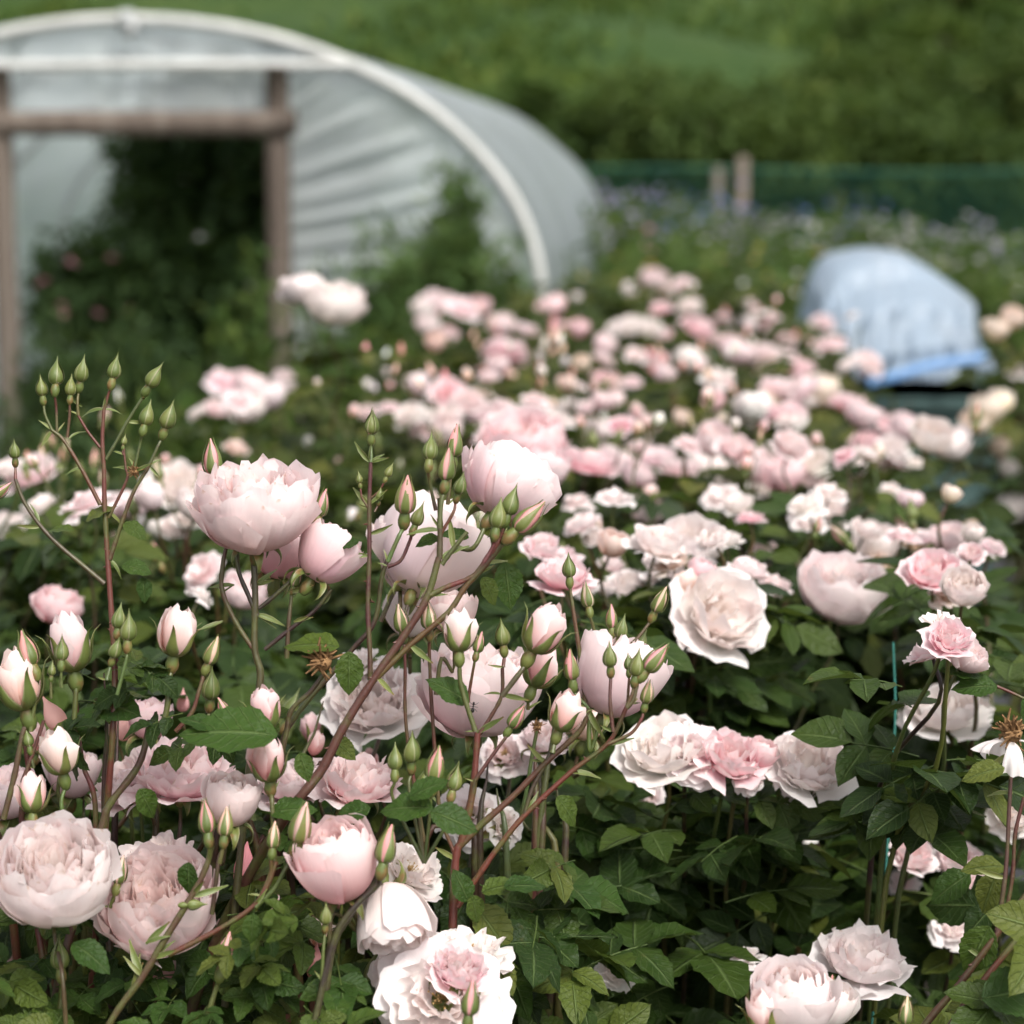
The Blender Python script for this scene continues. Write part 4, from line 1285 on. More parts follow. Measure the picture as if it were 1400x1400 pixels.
for x, y, w, c in MB_LIST:
    if y > 820 and w < 45: continue
    hh = 1.10 + rnd.uniform(-.05, .05)
    d = min(8.0, F * (CAM_H - hh) / (y - 234) * 0.99)
    if x > 1325 and y < 700: d = 4.42
    kd = rnd.choices(['cup', 'rosette', 'goblet', 'open'], [2.4, 5, 0.5, 2.6])[0]
    if c in 'co' or w < 27: kd = 'goblet'
    n = axis(rnd.gauss(0, .3), 1.0, rnd.gauss(.35, .3))
    MIDPTS.append((at(x, y, d), n, w * 1.16 / F * d, kd, c, w / F * d))
    if w >= 34 and c not in 'co' and x < 1325:            # companions that make the drift
        for j in range(rnd.choice([0, 0, 0, 1])):
            a = rnd.uniform(0, 6.28); q = w * rnd.uniform(.45, .8)
            w2 = w * rnd.uniform(.6, 1.0)
            MIDPTS.append((at(x + q * math.cos(a) * 1.2, y + abs(q * math.sin(a)) * .6, d * rnd.uniform(.98, 1.05)), axis(rnd.gauss(0, .4), 1.0, rnd.gauss(.4, .3)), w2 * 1.2 / F * d, rnd.choice(['rosette', 'rosette', 'open', 'cup']), rnd.choice([c, 'w', 'p', 'k', (0.66, 0.50, 0.34)]), w2 / F * d))
for x, y, w, c, d, kd, ax in EXPL:
    MIDPTS.append((at(x, y, d), axis(*ax), w * 1.12 / F * d, kd, c, w / F * d))
# filler blooms and buds between them, small and far
for i in range(50):
    d = rnd.uniform(3.1, 7.6)
    xl = -0.75 + (d - 2.6) * 0.21; xr = min(0.92, 0.24 + 0.12 * d)
    X = rnd.uniform(xl, xr)
    z = rnd.uniform(0.92, 1.13)
    kd = rnd.choice(['goblet', 'goblet', 'open', 'rosette'])
    p = Vector((X, d, z))
    sz = rnd.uniform(0.03, 0.06)
    MIDPTS.append((p, axis(rnd.gauss(0, .4), 1, rnd.gauss(.3, .3)), sz, kd, rnd.choice('wppkvvwo'), sz))


def nearest(p):
    return min(BU, key=lambda b: (b.x - p.x) ** 2 + ((b.y - p.y) * 0.9) ** 2 - 0.1 * b.r)


BLOCK = []     # blooms that leaves should not hide: position, radius, depth
for p, n, sz, kd, c, wm in MIDPTS:
    b = nearest(p)
    _, base = b.bloom(p, n, sz, kd, c)
    if wm * F / p.y > 24: BLOCK.append((p, wm * 0.5))
    tw_ = Vector((b.x - p.x, b.y - p.y, 0)); tw_ = tw_ * min(1.0, 0.07 / (tw_.length + 1e-6))
    lo = Vector((p.x + tw_.x, p.y + tw_.y + .03, max(0.3, p.z - 0.22)))
    mid_ = (base + lo) / 2 + Vector((rnd.uniform(-.015, .015), rnd.uniform(-.015, .015), 0.0))
    b.extra.append((base, lo))
    if p.y < 4.5:
        b.stem([base, base - Vector(n) * 0.02 - Vector((0, 0, .015)), mid_, lo, lo + Vector((0, .08, -.35))], 0.0015, 0.0028, rnd.choice(['green', 'brown', 'dark']), 'stem', 5, 4)
    if 2.3 < p.y < 3.2 and rnd.random() < 0.14:      # a bud beside the bloom
        q = p + Vector((rnd.uniform(-.06, .06), rnd.uniform(-.04, .04), rnd.uniform(-.03, .05)))
        _, bb = b.bud(q, axis(rnd.gauss(0, .2), 1, rnd.gauss(0, .2)), rnd.choice(['slit', 'green', 'opening']), rnd.uniform(.012, .02), rnd.choice('dok'))
        b.stem([bb, (bb + mid_) / 2, mid_], 0.0012, 0.002, 'green', 'stem', 4, 3)

for i in range(95):
    yy = 2.25 + 3.4 * rnd.random() ** 1.3
    xx = rnd.uniform(-0.72 + (yy - 2.6) * 0.21, min(0.88, 0.15 + 0.12 * yy))
    b = nearest(Vector((xx, yy, 1)))
    t0_ = Vector((xx, yy, rnd.uniform(1.02, 1.20)))
    fork = t0_ + Vector((rnd.gauss(0, .015), rnd.gauss(0, .015), -.06))
    for j in range(rnd.choice([1, 2, 2, 3])):
        q = t0_ + Vector((rnd.gauss(0, .025), rnd.gauss(0, .02), rnd.uniform(-.03, .02)))
        _, bb = b.bud(q, axis(rnd.gauss(0, .3), 1, rnd.gauss(0, .25)), rnd.choice(['green', 'slit', 'slit', 'opening']), rnd.uniform(.010, .016), rnd.choice('dokw'), parts=yy < 3.4)
        b.stem([bb, (bb + fork) / 2, fork], 0.0010, 0.0014, 'green', 'stem', 4, 3)
    b.stem([fork, fork + Vector((rnd.gauss(0, .01), 0, -.08)), fork + Vector((rnd.gauss(0, .03), .02, -.25))], 0.0014, 0.0026, rnd.choice(['red', 'brown', 'green']), 'stem', 5, 4)
    b.extra.append((fork, fork + Vector((0, 0, -.16))))

BP = np.array([proj(p) for p, r in BLOCK]); BR = np.array([r for p, r in BLOCK])


def hides(p, pad=0.008):
    x, y, d = proj(p)
    rr = (BR + pad) / BP[:, 2] * F
    return bool(np.any((np.abs(BP[:, 0] - x) < rr) & (np.abs(BP[:, 1] - y) < rr * 0.85) & (d < BP[:, 2] + 0.01) & (d > BP[:, 2] - 1.2)))


def rand_leaf_dirs(cx, cy, p):
    a = math.atan2(p.y - cy, p.x - cx) + rnd.gauss(0, 0.9)
    d = Vector((math.cos(a), math.sin(a), rnd.uniform(-.55, .35)))
    n = Vector((rnd.gauss(0, .38), rnd.gauss(0, .38) - 0.15, 1))
    return d, n


for b in BU:
    near = b.y < 2.7
    nl = int(760 * (b.r / 0.35) ** 2 * (b.h / 1.0)) if b.y < 3.6 else int(430 * (b.r / 0.38) ** 2)
    Ps, Ds, Ns, Ss = [], [], [], []
    k = 0
    for bs_, bp_ in b.extra:          # leaves along the stalk under each bloom
        for j in range(5):
            q = bs_ + (bp_ - bs_) * rnd.uniform(0.12, 0.75) + Vector((rnd.gauss(0, .012), rnd.gauss(0, .012), 0))
            a = rnd.uniform(0, 6.283)
            d, n = Vector((math.cos(a), math.sin(a), rnd.uniform(-.4, .3))), Vector((rnd.gauss(0, .35), rnd.gauss(0, .35) - .25, 1))
            if hides(q, -0.012) or hides(q + d * 0.05, -0.012): continue
            Ps.append(np.array(b.L(q))); Ds.append(d); Ns.append(n); Ss.append(rnd.uniform(.7, 1.1))
    for i in range(nl):
        for _ in range(4):
            a = rnd.uniform(0, 6.283); q = b.r * 1.15 * rnd.random() ** 0.5
            top = b.h + 0.03 - 0.08 * (q / b.r) ** 2 + 0.05 * math.sin(a * 3 + b.x * 9)
            z = top - (abs(rnd.gauss(0, 0.16)) if rnd.random() < (0.62 if not near else 0.42) else rnd.uniform(0, max(.1, top - 0.25)))
            p = Vector((b.x + q * math.cos(a), b.y + q * math.sin(a), max(0.1, z)))
            if b not in BU[-2:] and p.x > min(0.88, (0.18 if p.y < 3.4 else 0.13) + 0.12 * p.y) + 0.03 * math.sin(p.y * 9): continue
            if b is BU[-2] and p.x < 1.03: continue
            d, n = rand_leaf_dirs(b.x, b.y, p)
            if b.y < 2.7:
                if not hides(p, 0.012) and not hides(p + d.normalized() * 0.06) and not hides(p + d.normalized() * 0.1): break
            elif not hides(p) or rnd.random() < 0.36: break
        else:
            continue
        sc = rnd.uniform(0.75, 1.2) * (0.98 if b.y < 2.2 else 1.0)
        if near and k < 290 and p.y < 2.6:
            m = leaf_matrix(d, n).to_4x4()
            obj('leaf', rnd.choice(NEAR_LEAF), b.o, Matrix.Translation(b.L(p)) @ m @ Matrix.Scale(sc * 1.05, 4))
            k += 1
        else:
            Ps.append(np.array(b.L(p))); Ds.append(d); Ns.append(n); Ss.append(sc)
    scatter_leaves(b, Ps, Ds, Ns, Ss)
    for i in range(7):
        a = rnd.uniform(0, 6.28); q = b.r * rnd.uniform(.3, .8)
        t = Vector((b.x + q * math.cos(a), b.y + q * math.sin(a), b.h * rnd.uniform(.75, .95)))
        b.stem([(b.x + rnd.uniform(-.05, .05), b.y + rnd.uniform(-.05, .05), 0), (b.x + q * .4 * math.cos(a), b.y + q * .4 * math.sin(a), b.h * .45), t], 0.008, 0.003, rnd.choice(['brown', 'green', 'dark']), 'cane', 6, 4)

# ------------------------------------------------------------------ the bushes in the foreground, sharp
FG_ = 'rose bushes in the sharp foreground'
bA = Bush('foreground rose bush at the left with the tall spray of green buds and cream bloom', at(90, 900, 1.62).x, 1.70, FG_)
bB = Bush('foreground rose bush with the full pale pink bloom and thick slanting red cane', at(430, 900, 1.62).x, 1.66, FG_)
bC = Bush('foreground rose bush with upright red cane branching into many pink buds', at(640, 900, 1.62).x, 1.64, FG_)
bD = Bush('rose bush at the right edge with bare red canes and a spent white bloom', at(1390, 900, 1.62).x + .06, 1.62, FG_)
bE = Bush('rose bush at the bottom with one pale half open bloom beside the twine', at(1100, 900, 1.62).x, 1.60, FG_)
HERO = []


def P_(pts, d):
    return [at(p[0], p[1], p[2] if len(p) > 2 else d) for p in pts]


def cane(b, pts, d, w0, w1, c='red', name='cane', per=7):
    """w0, w1: thickness in photo pixels at the two ends"""
    P = P_(pts, d)
    o = b.stem(P, w0 / 2 / F * d, w1 / 2 / F * d, c, name, 9, per)
    return P


def prickles(b, pts, d, n):
    C = spline([np.array(p) for p in P_(pts, d)], 8)
    V0, F0, A0_ = lathe([(0.0016, 0), (0.0009, 0.0015), (0.0002, 0.0042)], 5)
    for i in range(n):
        k = rnd.randrange(len(C))
        dr = Vector((rnd.gauss(0, 1), rnd.gauss(0, .6), rnd.gauss(-.2, .4))).normalized()
        obj('prickle', PRICK, b.o, frame(b.L(Vector(C[k])), dr, 0, 1.0), STEMC['red'])


V0, F0, A0_ = lathe([(0.0020, 0), (0.0010, 0.0016), (0.0002, 0.0046)], 5)
PRICK = mesh('prickle', V0, F0, M['stem'], A0_)


def bract(b, p, ang, d, s=1.0, n=1):
    for i in range(n):
        a = R(ang + rnd.uniform(-25, 25))
        dr = axis(math.cos(a), math.sin(a), rnd.uniform(-.4, .5))
        m = leaf_matrix(dr, axis(rnd.gauss(0, .4), rnd.gauss(.3, .4), .8)).to_4x4()
        obj('bract', rnd.choice(BRACT), b.o, Matrix.Translation(b.L(at(p[0], p[1], d))) @ m @ Matrix.Scale(s * rnd.uniform(.7, 1.2), 4))


def bd(b, d, x, y, hx, hy, kind, w, path=(), col='d', pw=4.5, c='red', sz=None):
    """a bud whose middle is at x, y and whose hip is at hx, hy; path: pixels its stalk runs through"""
    w = w * (0.86 if kind != 'opening' else 1.0)
    n = axis((x - hx), -(y - hy), (rnd.uniform(-.2, .25) if sz is None else sz) * math.hypot(x - hx, y - hy))
    o, base = b.bud(at(x, y, d), n, kind, w / F * d, col)
    if path:
        P = [base] + P_(path, d)
        b.stem(P, pw / 2 / F * d * 0.85, pw / 2 / F * d * 1.15, c, 'stem', 7, 6)
        if rnd.random() < .6: bract(b, path[-1], rnd.choice([30, 150, 60, 120]), d, 0.6)
    HERO.append((x, y, w * .6, w * .8, d))
    return o


def bl(b, d, x, y, w, kind, col, ax, stem=None, spin=None, sw=6, sc='brown'):
    o, base = b.bloom(at(x, y, d), axis(*ax), w * 1.04 / F * d, kind, col, True, spin)
    HERO.append((x, y, w * .5, w * .45, d))
    if stem:
        b.stem([base - axis(*ax) * 0.006, base - axis(*ax) * 0.03] + P_(stem, d), sw / 2 / F * d * .8, sw / 2 / F * d * 1.1, sc, 'stem', 8, 6)
    return o


def lf(b, d, x, y, length, ang, kind='big', tilt=0.5, roll=0.0, s=None):
    """a leaf starting near pixel x, y; ang: direction on the picture in degrees (0 right, 90 up)"""
    a = R(ang)
    dr = axis(math.cos(a), math.sin(a), rnd.uniform(-.25, .35))
    nn = axis(-math.sin(a) * tilt * math.copysign(1, math.cos(a) + 1e-6) + roll, abs(math.cos(a)) * tilt + 0.25, 1.0 - tilt * 0.55)
    m = leaf_matrix(dr, nn).to_4x4()
    L = length / F * d
    if kind == 'big': me, sc = rnd.choice(BIG), L / 0.06
    else: me, sc = rnd.choice(NEAR_LEAF), L / 0.11
    return obj('leaf', me, b.o, Matrix.Translation(b.L(at(x, y, d))) @ m @ Matrix.Scale(sc, 4))


# --- left bush: tall bud spray
d = 1.60
cane(bA, [(142, 560), (140, 600), (142, 640), (143, 690), (147, 760), (153, 850), (157, 930), (150, 1060), (120, 1400, 1.66)], d, 5, 10, 'red')
cane(bA, [(71, 588), (87, 602), (112, 642), (137, 690)], d, 4.5, 6, 'red', 'stem')
cane(bA, [(107, 568), (120, 590), (137, 612)], d, 3.5, 4, 'red', 'stem')
cane(bA, [(194, 545), (174, 577), (158, 606), (145, 628)], d, 4, 5, 'green', 'stem')
cane(bA, [(204, 637), (184, 670), (170, 705), (150, 765)], d, 4.5, 6.5, 'brown', 'stem')
cane(bA, [(169, 612), (172, 640), (174, 654), (160, 685), (148, 708)], d, 3, 5, 'red', 'stem')
cane(bA, [(21, 655), (32, 684), (53, 716), (80, 745), (112, 772), (143, 798)], d, 5, 7, 'brown', 'stem')
prickles(bA, [(143, 690), (153, 850), (157, 930)], d, 14)
for x, y, hx, hy, w, path in [
    (57, 530, 59, 549, 19, [(62, 568), (71, 588)]), (77, 512, 76, 541, 24, [(77, 560), (78, 592)]), (97, 530, 96, 548, 18, [(95, 570), (92, 598)]),
    (112, 508, 107, 534, 23, [(106, 550), (107, 568)]), (157, 504, 153, 523, 23, [(148, 540), (142, 562)]), (211, 516, 199, 535, 24, [(196, 545)]),
    (201, 568, 196, 590, 23, [(192, 605), (184, 640)]), (230, 571, 223, 592, 25, [(216, 610), (204, 637)]), (20, 616, 20, 635, 18, [(21, 655)])]:
    bd(bA, d, x, y, hx, hy, 'green', w, path, 'k', 4, 'green' if rnd.random() < .5 else 'red')
bd(bA, d, 170, 602, 168, 612, 'green', 11, [(169, 622)], 'd', 3)
bd(bA, d, 2, 671, -6, 678, 'slit', 20, [(-20, 700)], 'd', 4)
for p, a in [((53, 716), 100), ((76, 742), 140), ((112, 555), 160), ((142, 560), 20), ((143, 560), 160), ((174, 577), 20), ((71, 588), 230), ((184, 645), 20), ((184, 645), 150), ((204, 637), 330), ((112, 640), 190), ((147, 700), 350), ((150, 765), 340), ((55, 720), 190), ((95, 600), 30)]:
    bract(bA, p, a, d, 1.0, 1)
lf(bA, d, 118, 712, 46, 35, tilt=.8); lf(bA, d, 100, 725, 40, 170, tilt=.9, roll=.2); lf(bA, d, 168, 772, 44, -10); lf(bA, d, 195, 790, 36, -80); lf(bA, d, 170, 715, 40, -30)
# buds and half open blooms at the left edge
d = 1.57
bd(bA, d, 38, 890, 46, 912, 'slit', 34, [(50, 940), (42, 1000)], 'd', 6, 'green')
bd(bA, 1.60, 96, 884, 100, 915, 'opening', 58, [(104, 945), (100, 1010)], 'p', 7, 'green', .1)
bd(bA, 1.55, 84, 890, 84, 912, 'green', 22, [(84, 940)], 'd', 4, 'green')
bd(bA, 1.55, 71, 916, 70, 930, 'green', 13, [(70, 955)], 'd', 4, 'green')
bd(bA, d, 26, 936, 34, 968, 'opening', 60, [(32, 1000), (20, 1060), (5, 1120)], 'p', 8, 'brown', .1)
bd(bA, d, 81, 1032, 86, 1062, 'opening', 46, [(84, 1100), (92, 1150)], 'k', 6, 'green')
bd(bA, d, 44, 1088, 46, 1118, 'opening', 40, [(48, 1150)], 'k', 6, 'green')
bd(bA, d, 163, 846, 160, 870, 'green', 22, [(158, 890)], 'o', 5, 'green')
bd(bA, 1.55, 175, 860, 174, 884, 'green', 26, [(172, 905), (160, 950)], 'o', 5, 'green')
bd(bA, 1.55, 158, 888, 152, 905, 'green', 20, [(146, 930)], 'o', 5, 'green')
bd(bA, d, 242, 868, 236, 902, 'opening', 50, [(232, 930), (226, 980), (206, 1010)], 'k', 8, 'green', .1)
bd(bA, d, 290, 892, 280, 918, 'slit', 27, [(272, 945), (262, 975), (240, 1000)], 'o', 6, 'brown')
bd(bA, 1.62, 288, 940, 286, 962, 'green', 28, [(284, 985)], 'o', 5, 'green')
bd(bA, d, 307, 972, 314, 988, 'slit', 24, [(318, 1010)], 'k', 5, 'green')
bd(bA, d, 38, 1010, 42, 1030, 'green', 18, [(46, 1050)], 'o', 4, 'green')
cane(bA, [(206, 985), (190, 1045), (150, 1100), (138, 1135), (90, 1300), (70, 1400)], 1.6, 9, 13, 'brown')
cane(bA, [(142, 920), (146, 1000), (142, 1090), (150, 1300)], 1.63, 2, 10, 'dark')
cane(bA, [(102, 940), (112, 1040), (130, 1100), (128, 1250)], 1.63, 6, 8, 'red')
cane(bA, [(32, 1000), (40, 1070), (30, 1130), (60, 1320)], 1.6, 7, 9, 'red')
cane(bA, [(60, 985), (45, 1030), (30, 1070)], 1.57, 5, 6, 'red')
bl(bA, 1.50, 75, 1203, 166, 'cup', (0.88, 0.85, 0.80), (.12, .80, .55), [(85, 1330), (90, 1400)], 0.4)
bl(bA, 1.56, 215, 1245, 160, 'cup', (0.87, 0.67, 0.67), (.05, .72, .60), [(215, 1370)], 1.9)
bl(bA, 1.63, 212, 1178, 120, 'rosette', 'v', (-.1, .95, .2), None)
bl(bA, 1.66, 246, 1056, 150, 'rosette', (0.86, 0.62, 0.67), (.05, .9, .35), [(240, 1180)])
bl(bA, 1.68, 185, 1070, 120, 'rosette', 'p', (-.3, .85, .3), [(200, 1180)])
bl(bA, 1.72, 100, 1060, 70, 'goblet', 'p', (.1, .9, .1), [(100, 1150)])
bl(bA, 1.68, 10, 1090, 90, 'cup', 'p', (-.1, .9, .3), [(10, 1200)])
bl(bA, 1.72, 205, 985, 60, 'goblet', 'k', (.1, .9, .1), [(205, 1060)])
bl(bA, 1.54, 316, 1096, 78, 'goblet', (0.86, 0.70, 0.68), (.15, .95, .2), [(300, 1170), (290, 1250)])
bd(bA, 1.50, 282, 1120, 286, 1148, 'slit', 31, [(286, 1175)], 'd', 6, 'green')
bd(bA, 1.49, 308, 1126, 306, 1150, 'slit', 27, [(300, 1180)], 'o', 6, 'green')
d = 1.50
cane(bA, [(290, 1155), (282, 1185), (262, 1225), (225, 1285), (195, 1335), (150, 1400), (110, 1500)], d, 8, 11, 'brown')
cane(bA, [(378, 1178), (366, 1210), (345, 1240), (300, 1270), (230, 1306)], d, 6, 8, 'red')
bd(bA, d, 266, 1237, 250, 1237, 'green', 17, [], 'o')
bd(bA, d, 308, 1302, 303, 1325, 'slit', 33, [(296, 1350), (280, 1400)], 'd', 7, 'green')
bd(bA, 1.54, 164, 1192, 160, 1212, 'slit', 26, [(150, 1240)], 'o', 6, 'green')
bd(bA, 1.52, 82, 1308, 84, 1332, 'green', 28, [(84, 1360), (80, 1400)], 'o', 8, 'green')
bd(bA, d, 412, 1128, 404, 1160, 'slit', 40, [(392, 1185), (375, 1215), (350, 1240)], 'k', 7, 'green')
bd(bA, d, 374, 1144, 372, 1166, 'slit', 25, [(370, 1195), (358, 1225)], 'o', 6, 'red')
for p in [(262, 1225), (195, 1335), (210, 1310), (345, 1240), (200, 1290), (180, 1350)]: bract(bA, p, rnd.choice([60, 120, 30]), d, 1.3, 2)

# --- centre-left: the hero bloom and its stems
d = 1.60
cane(bB, [(347, 765), (349, 820), (348, 885), (356, 920), (352, 960), (340, 1060), (320, 1250), (300, 1450)], d, 9, 11, 'brown')
cane(bB, [(312, 738), (305, 770), (304, 808), (322, 850), (345, 886)], d, 6, 7, 'brown')
cane(bB, [(322, 740), (326, 780), (340, 815), (352, 842)], d, 6, 7, 'dark')
cane(bB, [(425, 745), (405, 785), (375, 815), (354, 832)], d, 5, 6, 'dark')
cane(bB, [(453, 806), (430, 835), (402, 856), (362, 888)], d, 5, 6, 'dark')
bl(bB, 1.58, 349, 702, 163, 'cup', (0.87, 0.66, 0.68), (.03, .93, .34), None, 0.9)
bl(bB, 1.66, 385, 752, 90, 'goblet', 'k', (.2, .9, .0), None)
bl(bB, 1.60, 446, 758, 88, 'goblet', (0.86, 0.60, 0.63), (.5, .85, -.1), None)
bd(bB, 1.63, 290, 628, 292, 655, 'slit', 33, [(295, 690), (300, 740)], 'd', 6, 'green', .05)
bd(bB, d, 440, 690, 434, 712, 'slit', 26, [(425, 740)], 'd', 5, 'dark')
bd(bB, d, 405, 790, 399, 812, 'slit', 20, [(395, 850), (392, 900)], 'o', 6, 'brown')
for p, a in [((350, 800), 20), ((320, 800), 200), ((350, 840), 340), ((395, 810), 0), ((304, 850), 190), ((402, 850), 20)]: bract(bB, p, a, d, 1.1, 2)
lf(bB, 1.56, 462, 884, 78, 172, tilt=.75); lf(bB, 1.56, 477, 892, 60, -88, tilt=.2); lf(bB, 1.58, 490, 740, 30, 190)
# stalk with the single bud
d = 1.59
cane(bB, [(507, 632), (505, 690), (505, 760), (503, 830), (506, 900), (506, 930)], d, 5.5, 7.5, 'red')
prickles(bB, [(505, 690), (506, 900)], d, 5)
bd(bB, d, 508, 580, 507, 604, 'green', 23, [(507, 632)], 'o', 6, 'green')
bd(bB, d, 491, 654, 493, 668, 'green', 11, [(495, 680), (503, 694)], 'o', 3, 'red'); bd(bB, d, 532, 645, 525, 660, 'green', 13, [(518, 672), (508, 680)], 'o', 3, 'red'); bd(bB, d, 519, 677, 517, 688, 'green', 12, [(512, 700)], 'o', 3, 'red')
for p, a in [((507, 632), 30), ((507, 632), 150), ((505, 692), 155), ((504, 730), 20), ((504, 760), 200), ((505, 690), 20), ((507, 630), 80)]: bract(bB, p, a, d, 1.0)
# thick slanting cane and its sprays
d = 1.57
cane(bB, [(600, 762), (585, 814), (560, 858), (500, 945), (465, 1003), (440, 1052), (400, 1104), (350, 1180, 1.60), (290, 1300, 1.62), (240, 1450, 1.64)], d, 9, 17, 'red')
cane(bB, [(690, 735), (665, 765), (646, 788), (610, 803), (585, 815)], d, 6.5, 8, 'red')
cane(bB, [(688, 742), (662, 775), (636, 803), (612, 838), (561, 882), (516, 926)], d, 7, 8.5, 'brown')
cane(bB, [(601, 681), (602, 722), (601, 765)], d, 7, 9, 'brown')
cane(bB, [(639, 727), (620, 750), (604, 772)], d, 6, 7, 'green')
cane(bB, [(530, 765), (522, 790), (512, 850), (480, 890), (400, 985), (380, 1040)], 1.61, 6, 8, 'dark')
prickles(bB, [(585, 814), (500, 945), (400, 1104)], d, 22)
bd(bB, d, 588, 614, 586, 640, 'green', 25, [(588, 662), (596, 698)], 'o', 5)
bd(bB, 1.60, 622, 606, 618, 640, 'slit', 30, [(612, 690)], 'd', 5)
bd(bB, 1.55, 611, 638, 608, 664, 'slit', 30, [(603, 690), (601, 722)], 'd', 7, 'green')
bd(bB, d, 629, 664, 624, 682, 'green', 20, [(620, 700), (604, 728)], 'd', 4.5)
bd(bB, 1.56, 555, 680, 552, 712, 'slit', 36, [(546, 732), (530, 768)], 'd', 6, 'green')
bd(bB, 1.58, 572, 706, 566, 722, 'green', 22, [(560, 740), (548, 766), (530, 775)], 'o', 5)
bl(bB, 1.62, 690, 668, 130, 'cup', (0.87, 0.66, 0.69), (.42, .80, -.28), [(622, 748)], 2.2, 7, 'green')
bl(bB, 1.72, 582, 756, 140, 'goblet', 'v', (.25, .75, -.45), [(545, 800), (520, 850)])
bl(bB, 1.74, 552, 742, 84, 'goblet', 'v', (-.1, .9, .0), None)
bd(bB, 1.54, 681, 706, 677, 729, 'green', 27, [(674, 748), (662, 768)], 'o', 6)
bd(bB, 1.55, 699, 688, 690, 716, 'green', 27, [(684, 735), (672, 756)], 'o', 6)
bd(bB, 1.55, 722, 709, 698, 733, 'slit', 38, [(688, 742)], 'd', 7, 'green')
for p, a in [((585, 814), 20), ((646, 788), 10), ((665, 770), 20), ((601, 725), 160), ((561, 882), 330), ((620, 750), 110), ((516, 926), 330), ((601, 765), 60)]: bract(bB, p, a, d, 1.2)
lf(bB, 1.62, 640, 735, 42, 165, tilt=.6); lf(bB, 1.60, 660, 790, 44, -60, tilt=.4); lf(bB, 1.66, 690, 770, 66, -80, tilt=.3); lf(bB, 1.58, 600, 735, 34, 190)
# dead flower on its stalk
mbd = MB()
for i in range(60):
    v = np.array([rnd.gauss(0, .5), rnd.gauss(0, .5), rnd.gauss(0.25, .5)]); v = v / np.linalg.norm(v)
    V, Fc, A = tube([(0, 0, 0), tuple(v * 0.005), tuple(v * 0.0085 + np.array([rnd.gauss(0, .003), rnd.gauss(0, .003), rnd.gauss(0, .003)]))], 0.0017, 0.0005, 4, 2); mbd.add(V, Fc, A)
V, Fc, A = lathe([(0.001, -.006), (.005, -.003), (.006, 0.001), (.002, .004)], 8); mbd.add(V, Fc, A)
DEAD = mbd.mesh('withered_flower', M['brown'])
for b, x, y, dd, s in ((bB, 440, 905, 1.56, 1.25), (bA, 184, 645, 1.60, 0.55), (bC, 735, 994, 1.60, 0.5)):
    o = obj('withered_flower', DEAD, b.o, Matrix.Translation(b.L(at(x, y, dd))) @ Matrix.Scale(s, 4))
cane(bB, [(445, 918), (425, 945), (398, 972), (390, 1010), (372, 1080)], 1.57, 6, 8, 'dark', 'stem')
# lower middle
bl(bB, 1.50, 460, 1182, 118, 'goblet', (0.84, 0.50, 0.53), (-.25, .9, .35), [(455, 1250), (450, 1330)])
bl(bB, 1.66, 488, 1068, 120, 'rosette', (0.86, 0.64, 0.65), (.1, .9, .25), [(470, 1150)])
bl(bB, 1.70, 400, 1070, 110, 'rosette', 'p', (-.2, .9, .2), None)
bl(bB, 1.58, 560, 1190, 110, 'open', 'w', (.45, .65, .45), [(540, 1260), (520, 1330)])
bl(bB, 1.52, 535, 1252, 100, 'goblet', (0.86, 0.80, 0.78), (.2, -.75, .3), None, None)
bl(bB, 1.50, 605, 1362, 190, 'open', 'w', (-.02, .55, .85), None, 1.0)
bl(bB, 1.50, 628, 1326, 84, 'rosette', (0.86, 0.60, 0.66), (.2, .75, .5), None)
bl(bB, 1.56, 540, 1325, 80, 'open', 'v', (-.3, .4, .7), None)
bl(bB, 1.55, 640, 1300, 130, 'open', 'w', (.1, .85, .2), None)
bd(bB, 1.44, 643, 1368, 640, 1392, 'slit', 32, [(638, 1420)], 'd', 6, 'green')
bd(bB, 1.48, 529, 1158, 522, 1190, 'slit', 36, [(514, 1212), (480, 1246), (455, 1290), (430, 1400)], 'd', 9, 'dark')
cane(bB, [(520, 1195), (500, 1222), (478, 1250), (452, 1300), (440, 1420)], 1.50, 10, 14, 'dark')
bd(bB, 1.48, 445, 1252, 444, 1272, 'green', 20, [(442, 1300), (440, 1340)], 'o', 5, 'green')
bd(bB, 1.55, 363, 972, 366, 1000, 'opening', 42, [(372, 1030), (374, 1080)], 'd', 7, 'green')
bd(bB, 1.53, 366, 1042, 368, 1070, 'opening', 46, [(372, 1100), (376, 1180)], 'd', 7, 'green')
for x, y, hx, hy, w, kd in [(540, 1038, 540, 1064, 24, 'green'), (563, 1026, 562, 1052, 27, 'green'), (596, 1048, 590, 1082, 33, 'slit'), (580, 1070, 576, 1094, 24, 'green'), (622, 1066, 617, 1088, 25, 'green')]:
    bd(bC, 1.53, x, y, hx, hy, kd, w, [(hx - 2, hy + 30), (580, 1180)], 'd', 5, 'green')
lf(bA, 1.50, 376, 1005, 135, 172, tilt=.6); lf(bA, 1.51, 300, 1000, 60, 150, tilt=.8)
lf(bB, 1.52, 410, 1030, 42, -70, tilt=.2); lf(bC, 1.50, 590, 1105, 75, 175, tilt=.45); lf(bC, 1.50, 590, 1110, 70, -18, tilt=.35); lf(bC, 1.52, 505, 1105, 60, 195, tilt=.5)
lf(bC, 1.50, 560, 1090, 60, 30, tilt=.6); lf(bB, 1.54, 440, 1150, 60, 195, tilt=.5); lf(bB, 1.53, 370, 1110, 66, 10, tilt=.6); lf(bC, 1.56, 640, 960, 66, 145, tilt=.5)
